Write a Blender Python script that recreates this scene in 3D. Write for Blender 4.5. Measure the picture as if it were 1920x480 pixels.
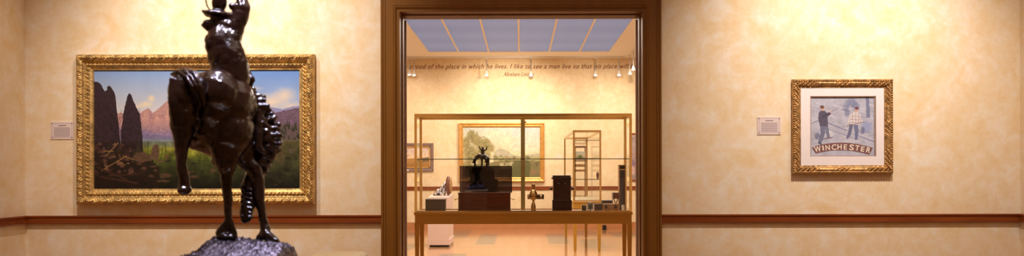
import bpy, bmesh, math, random
import numpy as np
from mathutils import Vector, Matrix, noise

# ------------------------------------------------------------------ scene, camera, light
scene = bpy.context.scene
for o in list(bpy.data.objects):
    bpy.data.objects.remove(o)
COL = scene.collection
F = 1867.0          # focal length in pixels at 1920 px wide
CX, CY, H = 976.0, 325.0, 1.2
def PX(px, D): return (px - CX) * D / F
def PZ(py, D): return H + (CY - py) * D / F

scene.view_settings.view_transform = 'Standard'
scene.view_settings.look = 'None'
scene.view_settings.gamma = 1.0
scene.view_settings.use_curve_mapping = False
scene.view_settings.exposure = 0.08

cam_d = bpy.data.cameras.new('camera')
cam = bpy.data.objects.new('camera', cam_d); COL.objects.link(cam)
cam.location = (0, 0, H)
cam.rotation_euler = (math.radians(90), math.radians(0.12), 0)
cam_d.sensor_width = 36; cam_d.lens = 36 * F / 1920
cam_d.shift_x = (960 - CX) / 1920; cam_d.shift_y = (CY - 240) / 1920
cam_d.clip_start = 0.05; cam_d.clip_end = 100
cam_d.dof.use_dof = True
cam_d.dof.focus_distance = 8.0
cam_d.dof.aperture_fstop = 4.2
scene.camera = cam

world = bpy.data.worlds.new('world'); scene.world = world
world.use_nodes = True
world.node_tree.nodes['Background'].inputs[0].default_value = (1.0, 0.86, 0.72, 1)
world.node_tree.nodes['Background'].inputs[1].default_value = 0.05

D1, WT, D2 = 7.03, 0.335, 21.3
CEIL = 3.66
WARM = (1.0, 0.83, 0.62)

def aim(o, target):
    d = Vector(target) - o.location
    o.rotation_euler = d.to_track_quat('-Z', 'Y').to_euler()
def area(name, loc, target, sx, sy, power, color):
    l = bpy.data.lights.new(name, 'AREA'); l.shape = 'RECTANGLE'
    l.size = sx; l.size_y = sy; l.energy = power; l.color = color
    o = bpy.data.objects.new(name, l); COL.objects.link(o)
    o.location = loc; aim(o, target); return o
def spot(name, loc, target, power, angle, blend=0.6, size=0.04, color=WARM):
    l = bpy.data.lights.new(name, 'SPOT'); l.energy = power; l.color = color
    l.spot_size = math.radians(angle); l.spot_blend = blend; l.shadow_soft_size = size
    o = bpy.data.objects.new(name, l); COL.objects.link(o)
    o.location = loc; aim(o, target); return o

# soft warm ambient fill, unseen, added below the ceilings of both rooms
area('front_room_fill', (0, 3.4, 3.6), (0, 3.4, 0), 4.5, 3.0, 32, (1.0, 0.84, 0.66))
area('far_room_fill', (0, 15.0, 3.58), (0, 15.0, 0), 3.4, 9.0, 450, (1.0, 0.87, 0.73))
# cool skylight above the bronze and small cool lamps trained on it
spot('bronze_spot', (-0.9, 3.1, 3.55), (-0.88, 3.05, 1.0), 210, 26, 0.6, 0.22, (0.60, 0.64, 1.0))
spot('bronze_spot', (-0.35, 2.45, 3.5), (-0.86, 2.98, 1.3), 260, 30, 0.6, 0.05, (0.74, 0.72, 1.0))
spot('bronze_spot', (-1.45, 2.5, 3.5), (-0.92, 2.98, 1.3), 200, 30, 0.6, 0.05, (0.78, 0.75, 1.0))
spot('bronze_spot', (-0.55, 3.5, 3.5), (-0.84, 3.05, 1.2), 260, 30, 0.6, 0.05, (0.74, 0.72, 1.0))
WALLC = (1.0, 0.89, 0.77)
spot('gallery_spot', (-1.75, 5.35, 3.5), (-1.85, D1, 2.1), 225, 76, 1.0, 0.03, WALLC)
spot('gallery_spot', (-2.5, 5.35, 3.5), (-2.3, D1, 1.0), 150, 84, 1.0, 0.03, WALLC)
spot('gallery_spot', (2.2, 5.35, 3.5), (2.25, D1, 1.9), 285, 72, 1.0, 0.03, WALLC)
spot('gallery_spot', (3.0, 5.35, 3.5), (2.9, D1, 1.0), 70, 84, 1.0, 0.03, WALLC)
spot('plinth_fill', (-1.0, 3.6, 3.5), (-0.78, 4.2, 0.85), 60, 22, 1.0, 0.03, WALLC)  # unseen lamp added to brighten the low plinth

# ------------------------------------------------------------------ materials
MATS = {}
def srgb(r, g, b):
    f = lambda c: (c / 255 / 12.92) if c / 255 <= 0.04045 else ((c / 255 + 0.055) / 1.055) ** 2.4
    return (f(r), f(g), f(b), 1)
def new_mat(name):
    m = bpy.data.materials.new(name); m.use_nodes = True
    nt = m.node_tree; b = nt.nodes['Principled BSDF']
    MATS[name] = m; return m, nt, b
def nd(nt, t, **kw):
    n = nt.nodes.new(t)
    for k, v in kw.items(): setattr(n, k, v)
    return n
def ramp(nt, pts):
    r = nd(nt, 'ShaderNodeValToRGB'); e = r.color_ramp.elements
    e[0].position, e[0].color = pts[0]; e[1].position, e[1].color = pts[-1]
    for p, c in pts[1:-1]:
        x = e.new(p); x.color = c
    return r
def simple(name, col, rough=0.5, metal=0.0, var=0.12, scale=20.0, bump=0.0, bscale=60.0, stretch=None, spec=0.5):
    m, nt, b = new_mat(name)
    tc = nd(nt, 'ShaderNodeTexCoord'); mp = nd(nt, 'ShaderNodeMapping')
    nt.links.new(tc.outputs['Object'], mp.inputs[0])
    if stretch: mp.inputs['Scale'].default_value = stretch
    nz = nd(nt, 'ShaderNodeTexNoise'); nz.inputs['Scale'].default_value = scale; nz.inputs['Detail'].default_value = 4
    nt.links.new(mp.outputs[0], nz.inputs['Vector'])
    lo = tuple(c * (1 - var) for c in col[:3]) + (1,); hi = tuple(min(1, c * (1 + var)) for c in col[:3]) + (1,)
    r = ramp(nt, [(0.3, lo), (0.7, hi)])
    nt.links.new(nz.outputs['Fac'], r.inputs[0]); nt.links.new(r.outputs[0], b.inputs['Base Color'])
    b.inputs['Roughness'].default_value = rough; b.inputs['Metallic'].default_value = metal
    b.inputs['Specular IOR Level'].default_value = spec
    if bump:
        n2 = nd(nt, 'ShaderNodeTexNoise'); n2.inputs['Scale'].default_value = bscale; n2.inputs['Detail'].default_value = 3
        nt.links.new(mp.outputs[0], n2.inputs['Vector'])
        bp = nd(nt, 'ShaderNodeBump'); bp.inputs['Strength'].default_value = bump; bp.inputs['Distance'].default_value = 0.01
        nt.links.new(n2.outputs['Fac'], bp.inputs['Height']); nt.links.new(bp.outputs[0], b.inputs['Normal'])
    return m

def plaster(name, pale, mid, ochre):
    m, nt, b = new_mat(name)
    tc = nd(nt, 'ShaderNodeTexCoord')
    n1 = nd(nt, 'ShaderNodeTexNoise'); n1.inputs['Scale'].default_value = 4.6; n1.inputs['Detail'].default_value = 9; n1.inputs['Roughness'].default_value = 0.66; n1.inputs['Distortion'].default_value = 1.1
    n2 = nd(nt, 'ShaderNodeTexNoise'); n2.inputs['Scale'].default_value = 15.0; n2.inputs['Detail'].default_value = 8; n2.inputs['Roughness'].default_value = 0.72
    nt.links.new(tc.outputs['Object'], n1.inputs['Vector']); nt.links.new(tc.outputs['Object'], n2.inputs['Vector'])
    mx = nd(nt, 'ShaderNodeMix'); mx.data_type = 'FLOAT'; mx.inputs[0].default_value = 0.45
    nt.links.new(n1.outputs['Fac'], mx.inputs[2]); nt.links.new(n2.outputs['Fac'], mx.inputs[3])
    r = ramp(nt, [(0.34, ochre), (0.5, mid), (0.62, pale)])
    nt.links.new(mx.outputs[0], r.inputs[0]); nt.links.new(r.outputs[0], b.inputs['Base Color'])
    b.inputs['Roughness'].default_value = 0.55; b.inputs['Specular IOR Level'].default_value = 0.25
    bp = nd(nt, 'ShaderNodeBump'); bp.inputs['Strength'].default_value = 0.06; bp.inputs['Distance'].default_value = 0.01
    nt.links.new(n2.outputs['Fac'], bp.inputs['Height']); nt.links.new(bp.outputs[0], b.inputs['Normal'])
    return m

plaster('plaster', (0.88, 0.78, 0.67, 1), (0.85, 0.68, 0.475, 1), (0.81, 0.575, 0.30, 1))
plaster('plaster_far', (0.82, 0.70, 0.50, 1), (0.78, 0.62, 0.40, 1), (0.72, 0.53, 0.29, 1))
simple('ceiling_paint', (0.88, 0.84, 0.80), 0.8, var=0.02)
simple('oak', (0.225, 0.092, 0.014), 0.42, var=0.10, scale=14, stretch=(1, 1, 0.12), spec=0.3)
simple('table_oak', (0.43, 0.225, 0.03), 0.4, var=0.08, scale=10, stretch=(0.2, 1, 1), spec=0.3)
simple('mahogany', (0.23, 0.052, 0.010), 0.33, var=0.25, scale=9, stretch=(0.25, 2, 4), spec=0.4)
simple('baseboard_wood', (0.50, 0.22, 0.09), 0.4, var=0.08, scale=6, spec=0.35)
simple('brass', (0.74, 0.52, 0.19), 0.22, 1.0, var=0.08, scale=6)
simple('stile_brass', (0.42, 0.34, 0.13), 0.35, 0.7, var=0.1, scale=6)
simple('buff_paint', (0.80, 0.63, 0.38), 0.6, var=0.02)
simple('old_brass', (0.50, 0.33, 0.14), 0.25, 1.0, var=0.3, scale=30)
simple('gilt', (0.56, 0.37, 0.145), 0.48, 0.8, var=0.35, scale=22, bump=0.35, bscale=90)
simple('gilt_worn', (0.44, 0.25, 0.095), 0.42, 0.65, var=0.45, scale=30, bump=0.4, bscale=110)
simple('gilt_far', (0.72, 0.42, 0.13), 0.38, 0.7, var=0.15, scale=12)
simple('umber_frame', (0.20, 0.125, 0.11), 0.5, var=0.2)
simple('mat_board', (0.84, 0.75, 0.76), 0.85, var=0.015)
simple('bevel_brown', (0.38, 0.24, 0.17), 0.7, var=0.1)
simple('bronze', (0.020, 0.008, 0.005), 0.17, 0.3, var=0.6, scale=11, bump=0.35, bscale=30, spec=0.9)
simple('bronze_rock', (0.075, 0.060, 0.072), 0.30, 0.85, var=0.35, scale=26, bump=1.0, bscale=75, spec=1.0)
simple('cream_paint', (0.80, 0.70, 0.50), 0.6, var=0.02)
simple('pinkish_white', (0.68, 0.52, 0.45), 0.5, var=0.02)
simple('quote_paint', (0.20, 0.05, 0.012), 0.8, var=0.1, scale=60)
simple('banner_brown', (0.20, 0.085, 0.085), 0.8, var=0.15, scale=60)
simple('letter_cream', (0.78, 0.66, 0.56), 0.8, var=0.04)
simple('dark_walnut', (0.035, 0.010, 0.006), 0.35, var=0.35, scale=14, stretch=(0.3, 1, 2), spec=0.25)
simple('chest_walnut', (0.10, 0.024, 0.008), 0.35, var=0.4, scale=14, stretch=(0.3, 1, 3), spec=0.25)
simple('black_lacquer', (0.012, 0.009, 0.009), 0.22, var=0.2)
simple('taupe_box', (0.075, 0.048, 0.032), 0.6, var=0.1)
simple('silver', (0.62, 0.62, 0.66), 0.22, 1.0, var=0.2, scale=40, bump=0.5, bscale=60)
simple('leather', (0.14, 0.035, 0.02), 0.4, var=0.3)
simple('honey_wood', (0.33, 0.17, 0.06), 0.45, var=0.2, scale=12, stretch=(2, 2, 0.3))
simple('white_card', (0.85, 0.82, 0.76), 0.7, var=0.02)
simple('label_paper', (0.80, 0.64, 0.50), 0.8, var=0.02)
simple('steel_grey', (0.45, 0.43, 0.42), 0.35, 0.8, var=0.05)
simple('lamp_white', (0.75, 0.72, 0.68), 0.4, var=0.03)

def emit(name, col, strength):
    m, nt, b = new_mat(name)
    b.inputs['Emission Color'].default_value = col; b.inputs['Emission Strength'].default_value = strength
    b.inputs['Base Color'].default_value = col
    return m
emit('bulb', (1.0, 0.88, 0.80, 1), 14.0)

# luminous ceiling panels: bluish ribbed diffusers with faint daylight behind
m, nt, b = new_mat('panel_blue')
tc = nd(nt, 'ShaderNodeTexCoord'); wv = nd(nt, 'ShaderNodeTexWave'); wv.bands_direction = 'Y'
wv.inputs['Scale'].default_value = 0.22; wv.inputs['Distortion'].default_value = 1.0; wv.inputs['Detail'].default_value = 2
nt.links.new(tc.outputs['Object'], wv.inputs['Vector'])
r = ramp(nt, [(0.0, (0.135, 0.185, 0.34, 1)), (1.0, (0.155, 0.21, 0.37, 1))])
nt.links.new(wv.outputs['Fac'], r.inputs[0]); nt.links.new(r.outputs[0], b.inputs['Base Color'])
nt.links.new(r.outputs[0], b.inputs['Emission Color']); b.inputs['Emission Strength'].default_value = 0.62
b.inputs['Roughness'].default_value = 0.6

def thin_glass(name, tint, refl_tint=(1, 1, 1, 1), base=0.03, rough=0.0):
    m = bpy.data.materials.new(name); m.use_nodes = True; nt = m.node_tree
    nt.nodes.clear(); MATS[name] = m
    out = nd(nt, 'ShaderNodeOutputMaterial'); mix = nd(nt, 'ShaderNodeMixShader')
    tr = nd(nt, 'ShaderNodeBsdfTransparent'); gl = nd(nt, 'ShaderNodeBsdfGlossy'); fr = nd(nt, 'ShaderNodeFresnel')
    tr.inputs[0].default_value = tint; gl.inputs[0].default_value = refl_tint; gl.inputs['Roughness'].default_value = rough
    fr.inputs[0].default_value = 1.5
    ad = nd(nt, 'ShaderNodeMath', operation='ADD'); ad.inputs[1].default_value = base
    mn = nd(nt, 'ShaderNodeMath', operation='MINIMUM'); mn.inputs[1].default_value = 0.30
    nt.links.new(fr.outputs[0], ad.inputs[0]); nt.links.new(ad.outputs[0], mn.inputs[0]); nt.links.new(mn.outputs[0], mix.inputs[0])
    nt.links.new(tr.outputs[0], mix.inputs[1]); nt.links.new(gl.outputs[0], mix.inputs[2])
    nt.links.new(mix.outputs[0], out.inputs[0])
thin_glass('case_glass', (0.97, 0.97, 0.955, 1), base=-0.01)
thin_glass('glass_edge', (0.35, 0.36, 0.32, 1), base=0.02)
thin_glass('smoked_glass', (0.28, 0.25, 0.25, 1), (0.8, 0.75, 0.95, 1), base=0.05)

def attr_mat(name, rough=0.45, spec=0.3, bump=0.0):
    m, nt, b = new_mat(name)
    a = nd(nt, 'ShaderNodeVertexColor'); a.layer_name = 'Col'
    nt.links.new(a.outputs[0], b.inputs['Base Color'])
    b.inputs['Roughness'].default_value = rough; b.inputs['Specular IOR Level'].default_value = spec
attr_mat('oil_paint', 0.5, 0.2); attr_mat('paper_print', 0.8, 0.1); attr_mat('floor_finish', 0.10, 0.24)

# ------------------------------------------------------------------ builders
def tag(o, label=None, cat=None, group=None, kind=None):
    if label: o['label'] = label
    if cat: o['category'] = cat
    if group: o['group'] = group
    if kind: o['kind'] = kind
    return o
def root(name, loc, label, cat, group=None):
    o = bpy.data.objects.new(name, None); COL.objects.link(o); o.location = loc
    o.empty_display_size = 0.05
    return tag(o, label, cat, group)
def obj(name, me, mat, parent=None, smooth=False):
    o = bpy.data.objects.new(name, me); COL.objects.link(o)
    me.materials.append(MATS[mat])
    if smooth: me.polygons.foreach_set('use_smooth', [True] * len(me.polygons))
    if parent:
        o.parent = parent
        w = Vector(parent.location); p = parent.parent
        while p: w += Vector(p.location); p = p.parent
        # geometry is given in world coordinates: shift to local
        me.transform(Matrix.Translation(-w))
    return o
class MB:
    def __init__(s): s.v = []; s.f = []
    def add(s, vs, fs):
        n = len(s.v); s.v += [tuple(v) for v in vs]; s.f += [tuple(i + n for i in f) for f in fs]; return s
    def box(s, x0, x1, y0, y1, z0, z1, b=0.0):
        if b > 0:
            bm = bmesh.new(); bmesh.ops.create_cube(bm, size=1)
            bmesh.ops.scale(bm, vec=(x1 - x0, y1 - y0, z1 - z0), verts=bm.verts)
            bmesh.ops.translate(bm, vec=((x0 + x1) / 2, (y0 + y1) / 2, (z0 + z1) / 2), verts=bm.verts)
            bmesh.ops.bevel(bm, geom=list(bm.edges), offset=b, segments=3, affect='EDGES', profile=0.5)
            bm.verts.index_update()
            s.add([v.co[:] for v in bm.verts], [[v.index for v in f.verts] for f in bm.faces]); bm.free(); return s
        vs = [(x0, y0, z0), (x1, y0, z0), (x1, y1, z0), (x0, y1, z0), (x0, y0, z1), (x1, y0, z1), (x1, y1, z1), (x0, y1, z1)]
        return s.add(vs, [(0, 3, 2, 1), (4, 5, 6, 7), (0, 1, 5, 4), (1, 2, 6, 5), (2, 3, 7, 6), (3, 0, 4, 7)])
    def taper(s, cx, cy, z0, z1, r0, r1):
        vs = []
        for z, r in ((z0, r0), (z1, r1)):
            vs += [(cx - r, cy - r, z), (cx + r, cy - r, z), (cx + r, cy + r, z), (cx - r, cy + r, z)]
        return s.add(vs, [(0, 3, 2, 1), (4, 5, 6, 7), (0, 1, 5, 4), (1, 2, 6, 5), (2, 3, 7, 6), (3, 0, 4, 7)])
    def lathe(s, cx, cy, prof, n=24):
        vs = []; fs = []
        for r, z in prof:
            for k in range(n):
                a = 2 * math.pi * k / n; vs.append((cx + r * math.cos(a), cy + r * math.sin(a), z))
        for i in range(len(prof) - 1):
            for k in range(n):
                fs.append((i * n + k, i * n + (k + 1) % n, (i + 1) * n + (k + 1) % n, (i + 1) * n + k))
        fs.append(tuple(range(n - 1, -1, -1))); L = (len(prof) - 1) * n; fs.append(tuple(L + k for k in range(n)))
        return s.add(vs, fs)
    def capsule(s, p, q, r0, r1, n=16):
        """closed tapered capsule"""
        p = Vector(p); q = Vector(q); d = q - p; L = d.length or 1e-6; d.normalize()
        a = d.orthogonal().normalized(); b = d.cross(a)
        rings = []
        for t in np.linspace(-math.pi / 2, 0, 6)[1:]: rings.append((p + d * (r0 * math.sin(t)), r0 * math.cos(t)))
        for t in np.linspace(0, math.pi / 2, 6)[:-1]: rings.append((q + d * (r1 * math.sin(t)), r1 * math.cos(t)))
        vs = [p - d * r0]
        for c, r in rings:
            for k in range(n):
                w = 2 * math.pi * k / n; vs.append(c + a * (r * math.cos(w)) + b * (r * math.sin(w)))
        vs.append(q + d * r1); fs = []
        for k in range(n): fs.append((0, 1 + (k + 1) % n, 1 + k))
        for i in range(len(rings) - 1):
            for k in range(n):
                u = 1 + i * n; fs.append((u + k, u + (k + 1) % n, u + n + (k + 1) % n, u + n + k))
        u = 1 + (len(rings) - 1) * n; e = len(vs) - 1
        for k in range(n): fs.append((u + k, u + (k + 1) % n, e))
        return s.add(vs, fs)
    def ellip(s, c, r, rot=None, n=20, m=12):
        R = rot or Matrix.Identity(3); c = Vector(c); vs = [c + R @ Vector((0, 0, -r[2]))]; fs = []
        for i in range(1, m):
            t = -math.pi / 2 + math.pi * i / m
            for k in range(n):
                w = 2 * math.pi * k / n
                vs.append(c + R @ Vector((r[0] * math.cos(t) * math.cos(w), r[1] * math.cos(t) * math.sin(w), r[2] * math.sin(t))))
        vs.append(c + R @ Vector((0, 0, r[2])))
        for k in range(n): fs.append((0, 1 + (k + 1) % n, 1 + k))
        for i in range(m - 2):
            for k in range(n):
                u = 1 + i * n; fs.append((u + k, u + (k + 1) % n, u + n + (k + 1) % n, u + n + k))
        u = 1 + (m - 2) * n; e = len(vs) - 1
        for k in range(n): fs.append((u + k, u + (k + 1) % n, e))
        return s.add(vs, fs)
    def tube(s, pts, r, n=8):
        for i in range(len(pts) - 1):
            ra = r[i] if isinstance(r, (list, tuple)) else r; rb = r[i + 1] if isinstance(r, (list, tuple)) else r
            s.capsule(pts[i], pts[i + 1], ra, rb, n)
        return s
    def mesh(s, name='m'):
        me = bpy.data.meshes.new(name); me.from_pydata(s.v, [], s.f); me.update(); return me
    def build(s, name, mat, parent=None, smooth=False): return obj(name, s.mesh(name), mat, parent, smooth)
def box(name, mat, parent, x0, x1, y0, y1, z0, z1, b=0.0): return MB().box(x0, x1, y0, y1, z0, z1, b).build(name, mat, parent)
def struct(o): o['kind'] = 'structure'; return o

# ------------------------------------------------------------------ painted images as vertex colours on a fine grid
def vnoise(w, h, cell, seed):
    rs = np.random.RandomState(seed); gw, gh = int(w / cell) + 3, int(h / cell) + 3
    g = rs.rand(gh, gw); x = np.arange(w) / cell; y = np.arange(h) / cell
    xi = x.astype(int); yi = y.astype(int); fx = x - xi; fy = y - yi
    fx = fx * fx * (3 - 2 * fx); fy = fy * fy * (3 - 2 * fy)
    a = g[yi][:, xi]; b_ = g[yi][:, xi + 1]; c = g[yi + 1][:, xi]; d = g[yi + 1][:, xi + 1]
    return (a * (1 - fx) + b_ * fx) * (1 - fy[:, None]) + (c * (1 - fx) + d * fx) * fy[:, None]
def fbm(w, h, cell, seed, oct=4):
    t = np.zeros((h, w)); amp = 1; s = 0
    for o_ in range(oct):
        t += amp * vnoise(w, h, max(cell, 1.0), seed + o_); s += amp; amp *= 0.55; cell /= 2
    return t / s
class Canvas:
    """image in photo-like units; (x0,y0)-(x1,y1) with k samples per unit"""
    def __init__(s, x0, y0, x1, y1, k=1.0, bg=(128, 128, 128)):
        s.x0, s.y0, s.x1, s.y1 = x0, y0, x1, y1
        s.w = int((x1 - x0) * k) + 1; s.h = int((y1 - y0) * k) + 1
        s.X, s.Y = np.meshgrid(np.linspace(x0, x1, s.w), np.linspace(y0, y1, s.h)); s.k = k
        s.im = np.zeros((s.h, s.w, 3)); s.im[:] = np.array(bg) / 255
        s.seed = 1
    def blend(s, a, col):
        col = np.array(col, float) / 255 if not isinstance(col, np.ndarray) else col
        s.im = s.im * (1 - a[..., None]) + col * a[..., None]
    def nz(s, cell, amp=1.0, oct=4):
        s.seed += 7; return (fbm(s.w, s.h, cell * s.k, s.seed, oct) - 0.5) * 2 * amp
    def grad(s, y0, y1, c0, c1, x0=None, x1=None, a=1.0):
        t = np.clip((s.Y - y0) / (y1 - y0), 0, 1)[..., None]
        col = (np.array(c0) * (1 - t) + np.array(c1) * t) / 255
        m = ((s.Y >= y0) & (s.Y <= y1)).astype(float)
        if x0 is not None: m *= (s.X >= x0) & (s.X <= x1)
        s.im = s.im * (1 - a * m[..., None]) + col * a * m[..., None]
    def poly(s, pts, col, a=1.0, rough=0.0, cell=6, tex=0.0):
        X, Y = s.X, s.Y
        if rough: X = X + s.nz(cell, rough); Y = Y + s.nz(cell, rough)
        ins = np.zeros(X.shape, bool); n = len(pts)
        for i in range(n):
            (xa, ya), (xb, yb) = pts[i], pts[(i + 1) % n]
            if ya == yb: continue
            c = ((ya > Y) != (yb > Y)) & (X < (xb - xa) * (Y - ya) / (yb - ya) + xa); ins ^= c
        m = ins * float(a)
        if tex: 
            c = np.array(col, float) / 255 * (1 + s.nz(cell * 0.6, tex))[..., None]; s.im = s.im * (1 - m[..., None]) + np.clip(c, 0, 1) * m[..., None]
        else: s.blend(m, col)
    def ell(s, cx, cy, rx, ry, col, a=1.0, soft=0.3, rough=0.0):
        X, Y = s.X, s.Y
        if rough: X = X + s.nz(4, rough); Y = Y + s.nz(4, rough)
        d = np.sqrt(((X - cx) / rx) ** 2 + ((Y - cy) / ry) ** 2)
        s.blend(np.clip((1 - d) / max(soft, 1e-3), 0, 1) * a, col)
    def line(s, xa, ya, xb, yb, wd, col, a=1.0):
        dx, dy = xb - xa, yb - ya; L = dx * dx + dy * dy
        t = np.clip(((s.X - xa) * dx + (s.Y - ya) * dy) / L, 0, 1)
        d = np.hypot(s.X - xa - t * dx, s.Y - ya - t * dy)
        s.blend(np.clip((wd / 2 - d) / 0.6 + 0.5, 0, 1) * a, col)
    def tex(s, cell, amp, ymin=-1e9): s.im = np.clip(s.im * (1 + s.nz(cell, amp) * np.clip((s.Y - ymin) / 6, 0, 1))[..., None], 0, 1)
    def grid(s, name, mat, parent, y, bright=1.0, place=None):
        """rectangle facing -Y in world; place maps (px,py)->(X,Z)"""
        im = np.clip(s.im, 0, 1)
        lin = np.where(im <= 0.04045, im / 12.92, ((im + 0.055) / 1.055) ** 2.4) * bright
        P = place
        (xa, za), (xb, zb) = P(s.x0, s.y0), P(s.x1, s.y1)
        gx, gz = np.meshgrid(np.linspace(xa, xb, s.w), np.linspace(za, zb, s.h))
        co = np.stack([gx, np.full(gx.shape, y), gz], -1).reshape(-1, 3)
        return grid_mesh(name, co, s.w, s.h, lin.reshape(-1, 3), mat, parent)
def grid_mesh(name, co, w, h, lin, mat, parent):
    i = np.arange(w * h).reshape(h, w)
    q = np.stack([i[:-1, :-1], i[1:, :-1], i[1:, 1:], i[:-1, 1:]], -1).reshape(-1, 4)
    me = bpy.data.meshes.new(name); me.vertices.add(w * h); me.vertices.foreach_set('co', co.astype(np.float32).ravel())
    me.loops.add(q.size); me.loops.foreach_set('vertex_index', q.ravel().astype(np.int32))
    me.polygons.add(len(q)); me.polygons.foreach_set('loop_start', np.arange(0, q.size, 4, dtype=np.int32))
    me.update(calc_edges=True)
    if lin is not None:
        at = me.color_attributes.new('Col', 'FLOAT_COLOR', 'POINT')
        at.data.foreach_set('color', np.concatenate([lin, np.ones((len(lin), 1))], 1).astype(np.float32).ravel())
    me.validate()
    return obj(name, me, mat, parent)

def carved_frame(name, mat, parent, x0, x1, z0, z1, yback, width, prof, step, nt_):
    """moulding with relief: prof(t, s) -> projection towards the viewer; t from outer edge, s along the side"""
    W, Hh = (x1 - x0) / 2, (z1 - z0) / 2; cx, cz = (x0 + x1) / 2, (z0 + z1) / 2
    V = []; Q = []; base = 0
    for side in range(4):
        L = W if side % 2 == 0 else Hh; O = Hh if side % 2 == 0 else W
        n = int(2 * L / step); t = np.linspace(0, width, nt_); u = np.linspace(-1, 1, n)
        T, U = np.meshgrid(t, u); S = U * (L - T)
        hgt = prof(T, S, L); A = S; B = O - T
        if side == 0: x, z = A, B
        elif side == 1: x, z = B, -A
        elif side == 2: x, z = -A, -B
        else: x, z = -B, A
        co = np.stack([cx + x, yback - hgt, cz + z], -1).reshape(-1, 3)
        i = np.arange(n * nt_).reshape(n, nt_) + base
        Q.append(np.stack([i[:-1, :-1], i[:-1, 1:], i[1:, 1:], i[1:, :-1]], -1).reshape(-1, 4)); V.append(co); base += len(co)
    V = np.concatenate(V); q = np.concatenate(Q)
    me = bpy.data.meshes.new(name); me.vertices.add(len(V)); me.vertices.foreach_set('co', V.astype(np.float32).ravel())
    me.loops.add(q.size); me.loops.foreach_set('vertex_index', q.ravel().astype(np.int32))
    me.polygons.add(len(q)); me.polygons.foreach_set('loop_start', np.arange(0, q.size, 4, dtype=np.int32))
    me.update(calc_edges=True); me.validate()
    return obj(name, me, mat, parent, smooth=True)

_font = {}
def text_mesh(body, size=1.0, shear=0.0, offset=0.0, spacing=1.0, extrude=0.0, align='CENTER'):
    c = bpy.data.curves.new('t', 'FONT'); c.body = body; c.size = size; c.shear = shear; c.offset = offset
    c.space_character = spacing; c.extrude = extrude; c.align_x = align; c.resolution_u = 3
    o = bpy.data.objects.new('t', c); COL.objects.link(o)
    dg = bpy.context.evaluated_depsgraph_get(); dg.update()
    me = bpy.data.meshes.new_from_object(o.evaluated_get(dg))
    bpy.data.objects.remove(o); bpy.data.curves.remove(c)
    return me

# ------------------------------------------------------------------ front room shell
XL, XR = PX(48, D1), PX(1913, D1)
YB = -2.5
# opening in the gallery wall
OX0, OX1, OZ = PX(744, D1), PX(1211, D1), PZ(16, D1)
def wall_with_opening():
    mb = MB()
    mb.box(XL - 1.2, OX0, D1, D1 + WT, 0, CEIL); mb.box(OX1, XR + 1.2, D1, D1 + WT, 0, CEIL); mb.box(OX0, OX1, D1, D1 + WT, OZ, CEIL)
    return struct(mb.build('wall_gallery', 'plaster'))
wall_with_opening()
struct(box('wall_left', 'plaster', None, XL - 0.15, XL, YB, D1, 0, CEIL))
struct(box('wall_right', 'plaster', None, XR, XR + 0.15, YB, D1, 0, CEIL))
struct(box('wall_back', 'plaster', None, XL - 0.15, XR + 0.15, YB - 0.15, YB, 0, CEIL))
struct(box('ceiling', 'ceiling_paint', None, XL - 0.15, XR + 0.15, YB - 0.15, D1, CEIL, CEIL + 0.15))

# chair rails with a moulded section
def rail(name, a, b_, inward, z0, z1, mat='mahogany', dep=0.028):
    """a,b: wall line end points (x,y); inward: unit vector into the room"""
    prof = [(0, 0), (dep * 0.7, 0.0), (dep, (z1 - z0) * 0.12), (dep, (z1 - z0) * 0.80), (dep * 1.25, (z1 - z0) * 0.84), (dep * 1.25, (z1 - z0)), (0, z1 - z0)]
    vs = []; n = len(prof)
    for p in (a, b_):
        for d, h_ in prof: vs.append((p[0] + inward[0] * d, p[1] + inward[1] * d, z0 + h_))
    fs = [(i, (i + 1) % n, n + (i + 1) % n, n + i) for i in range(n)] + [tuple(range(n)), tuple(range(2 * n - 1, n - 1, -1))]
    mb = MB().add(vs, fs); o = mb.build(name, mat); 
    bm = bmesh.new(); bm.from_mesh(o.data); bmesh.ops.recalc_face_normals(bm, faces=bm.faces); bm.to_mesh(o.data); bm.free()
    return struct(o)
RZ0, RZ1 = PZ(418.5, D1), PZ(402.5, D1)
CAS = 29 * D1 / F     # casing width
rail('trim_1', (XL, D1), (OX0 - CAS, D1), (0, -1), RZ0, RZ1)
rail('trim_2', (OX1 + CAS, D1), (XR, D1), (0, -1), RZ0, RZ1)
rail('trim_3', (XL, YB), (XL, D1 - 0.02), (1, 0), RZ0, RZ1)
rail('trim_4', (XR, YB), (XR, D1 - 0.02), (-1, 0), RZ0, RZ1)
for i, (x0, x1) in enumerate(((XL, OX0 - CAS), (OX1 + CAS, XR))):
    struct(box('baseboard_gallery' if i == 0 else 'baseboard_gallery_right', 'oak', None, x0, x1, D1 - 0.02, D1, 0, 0.15))

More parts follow.
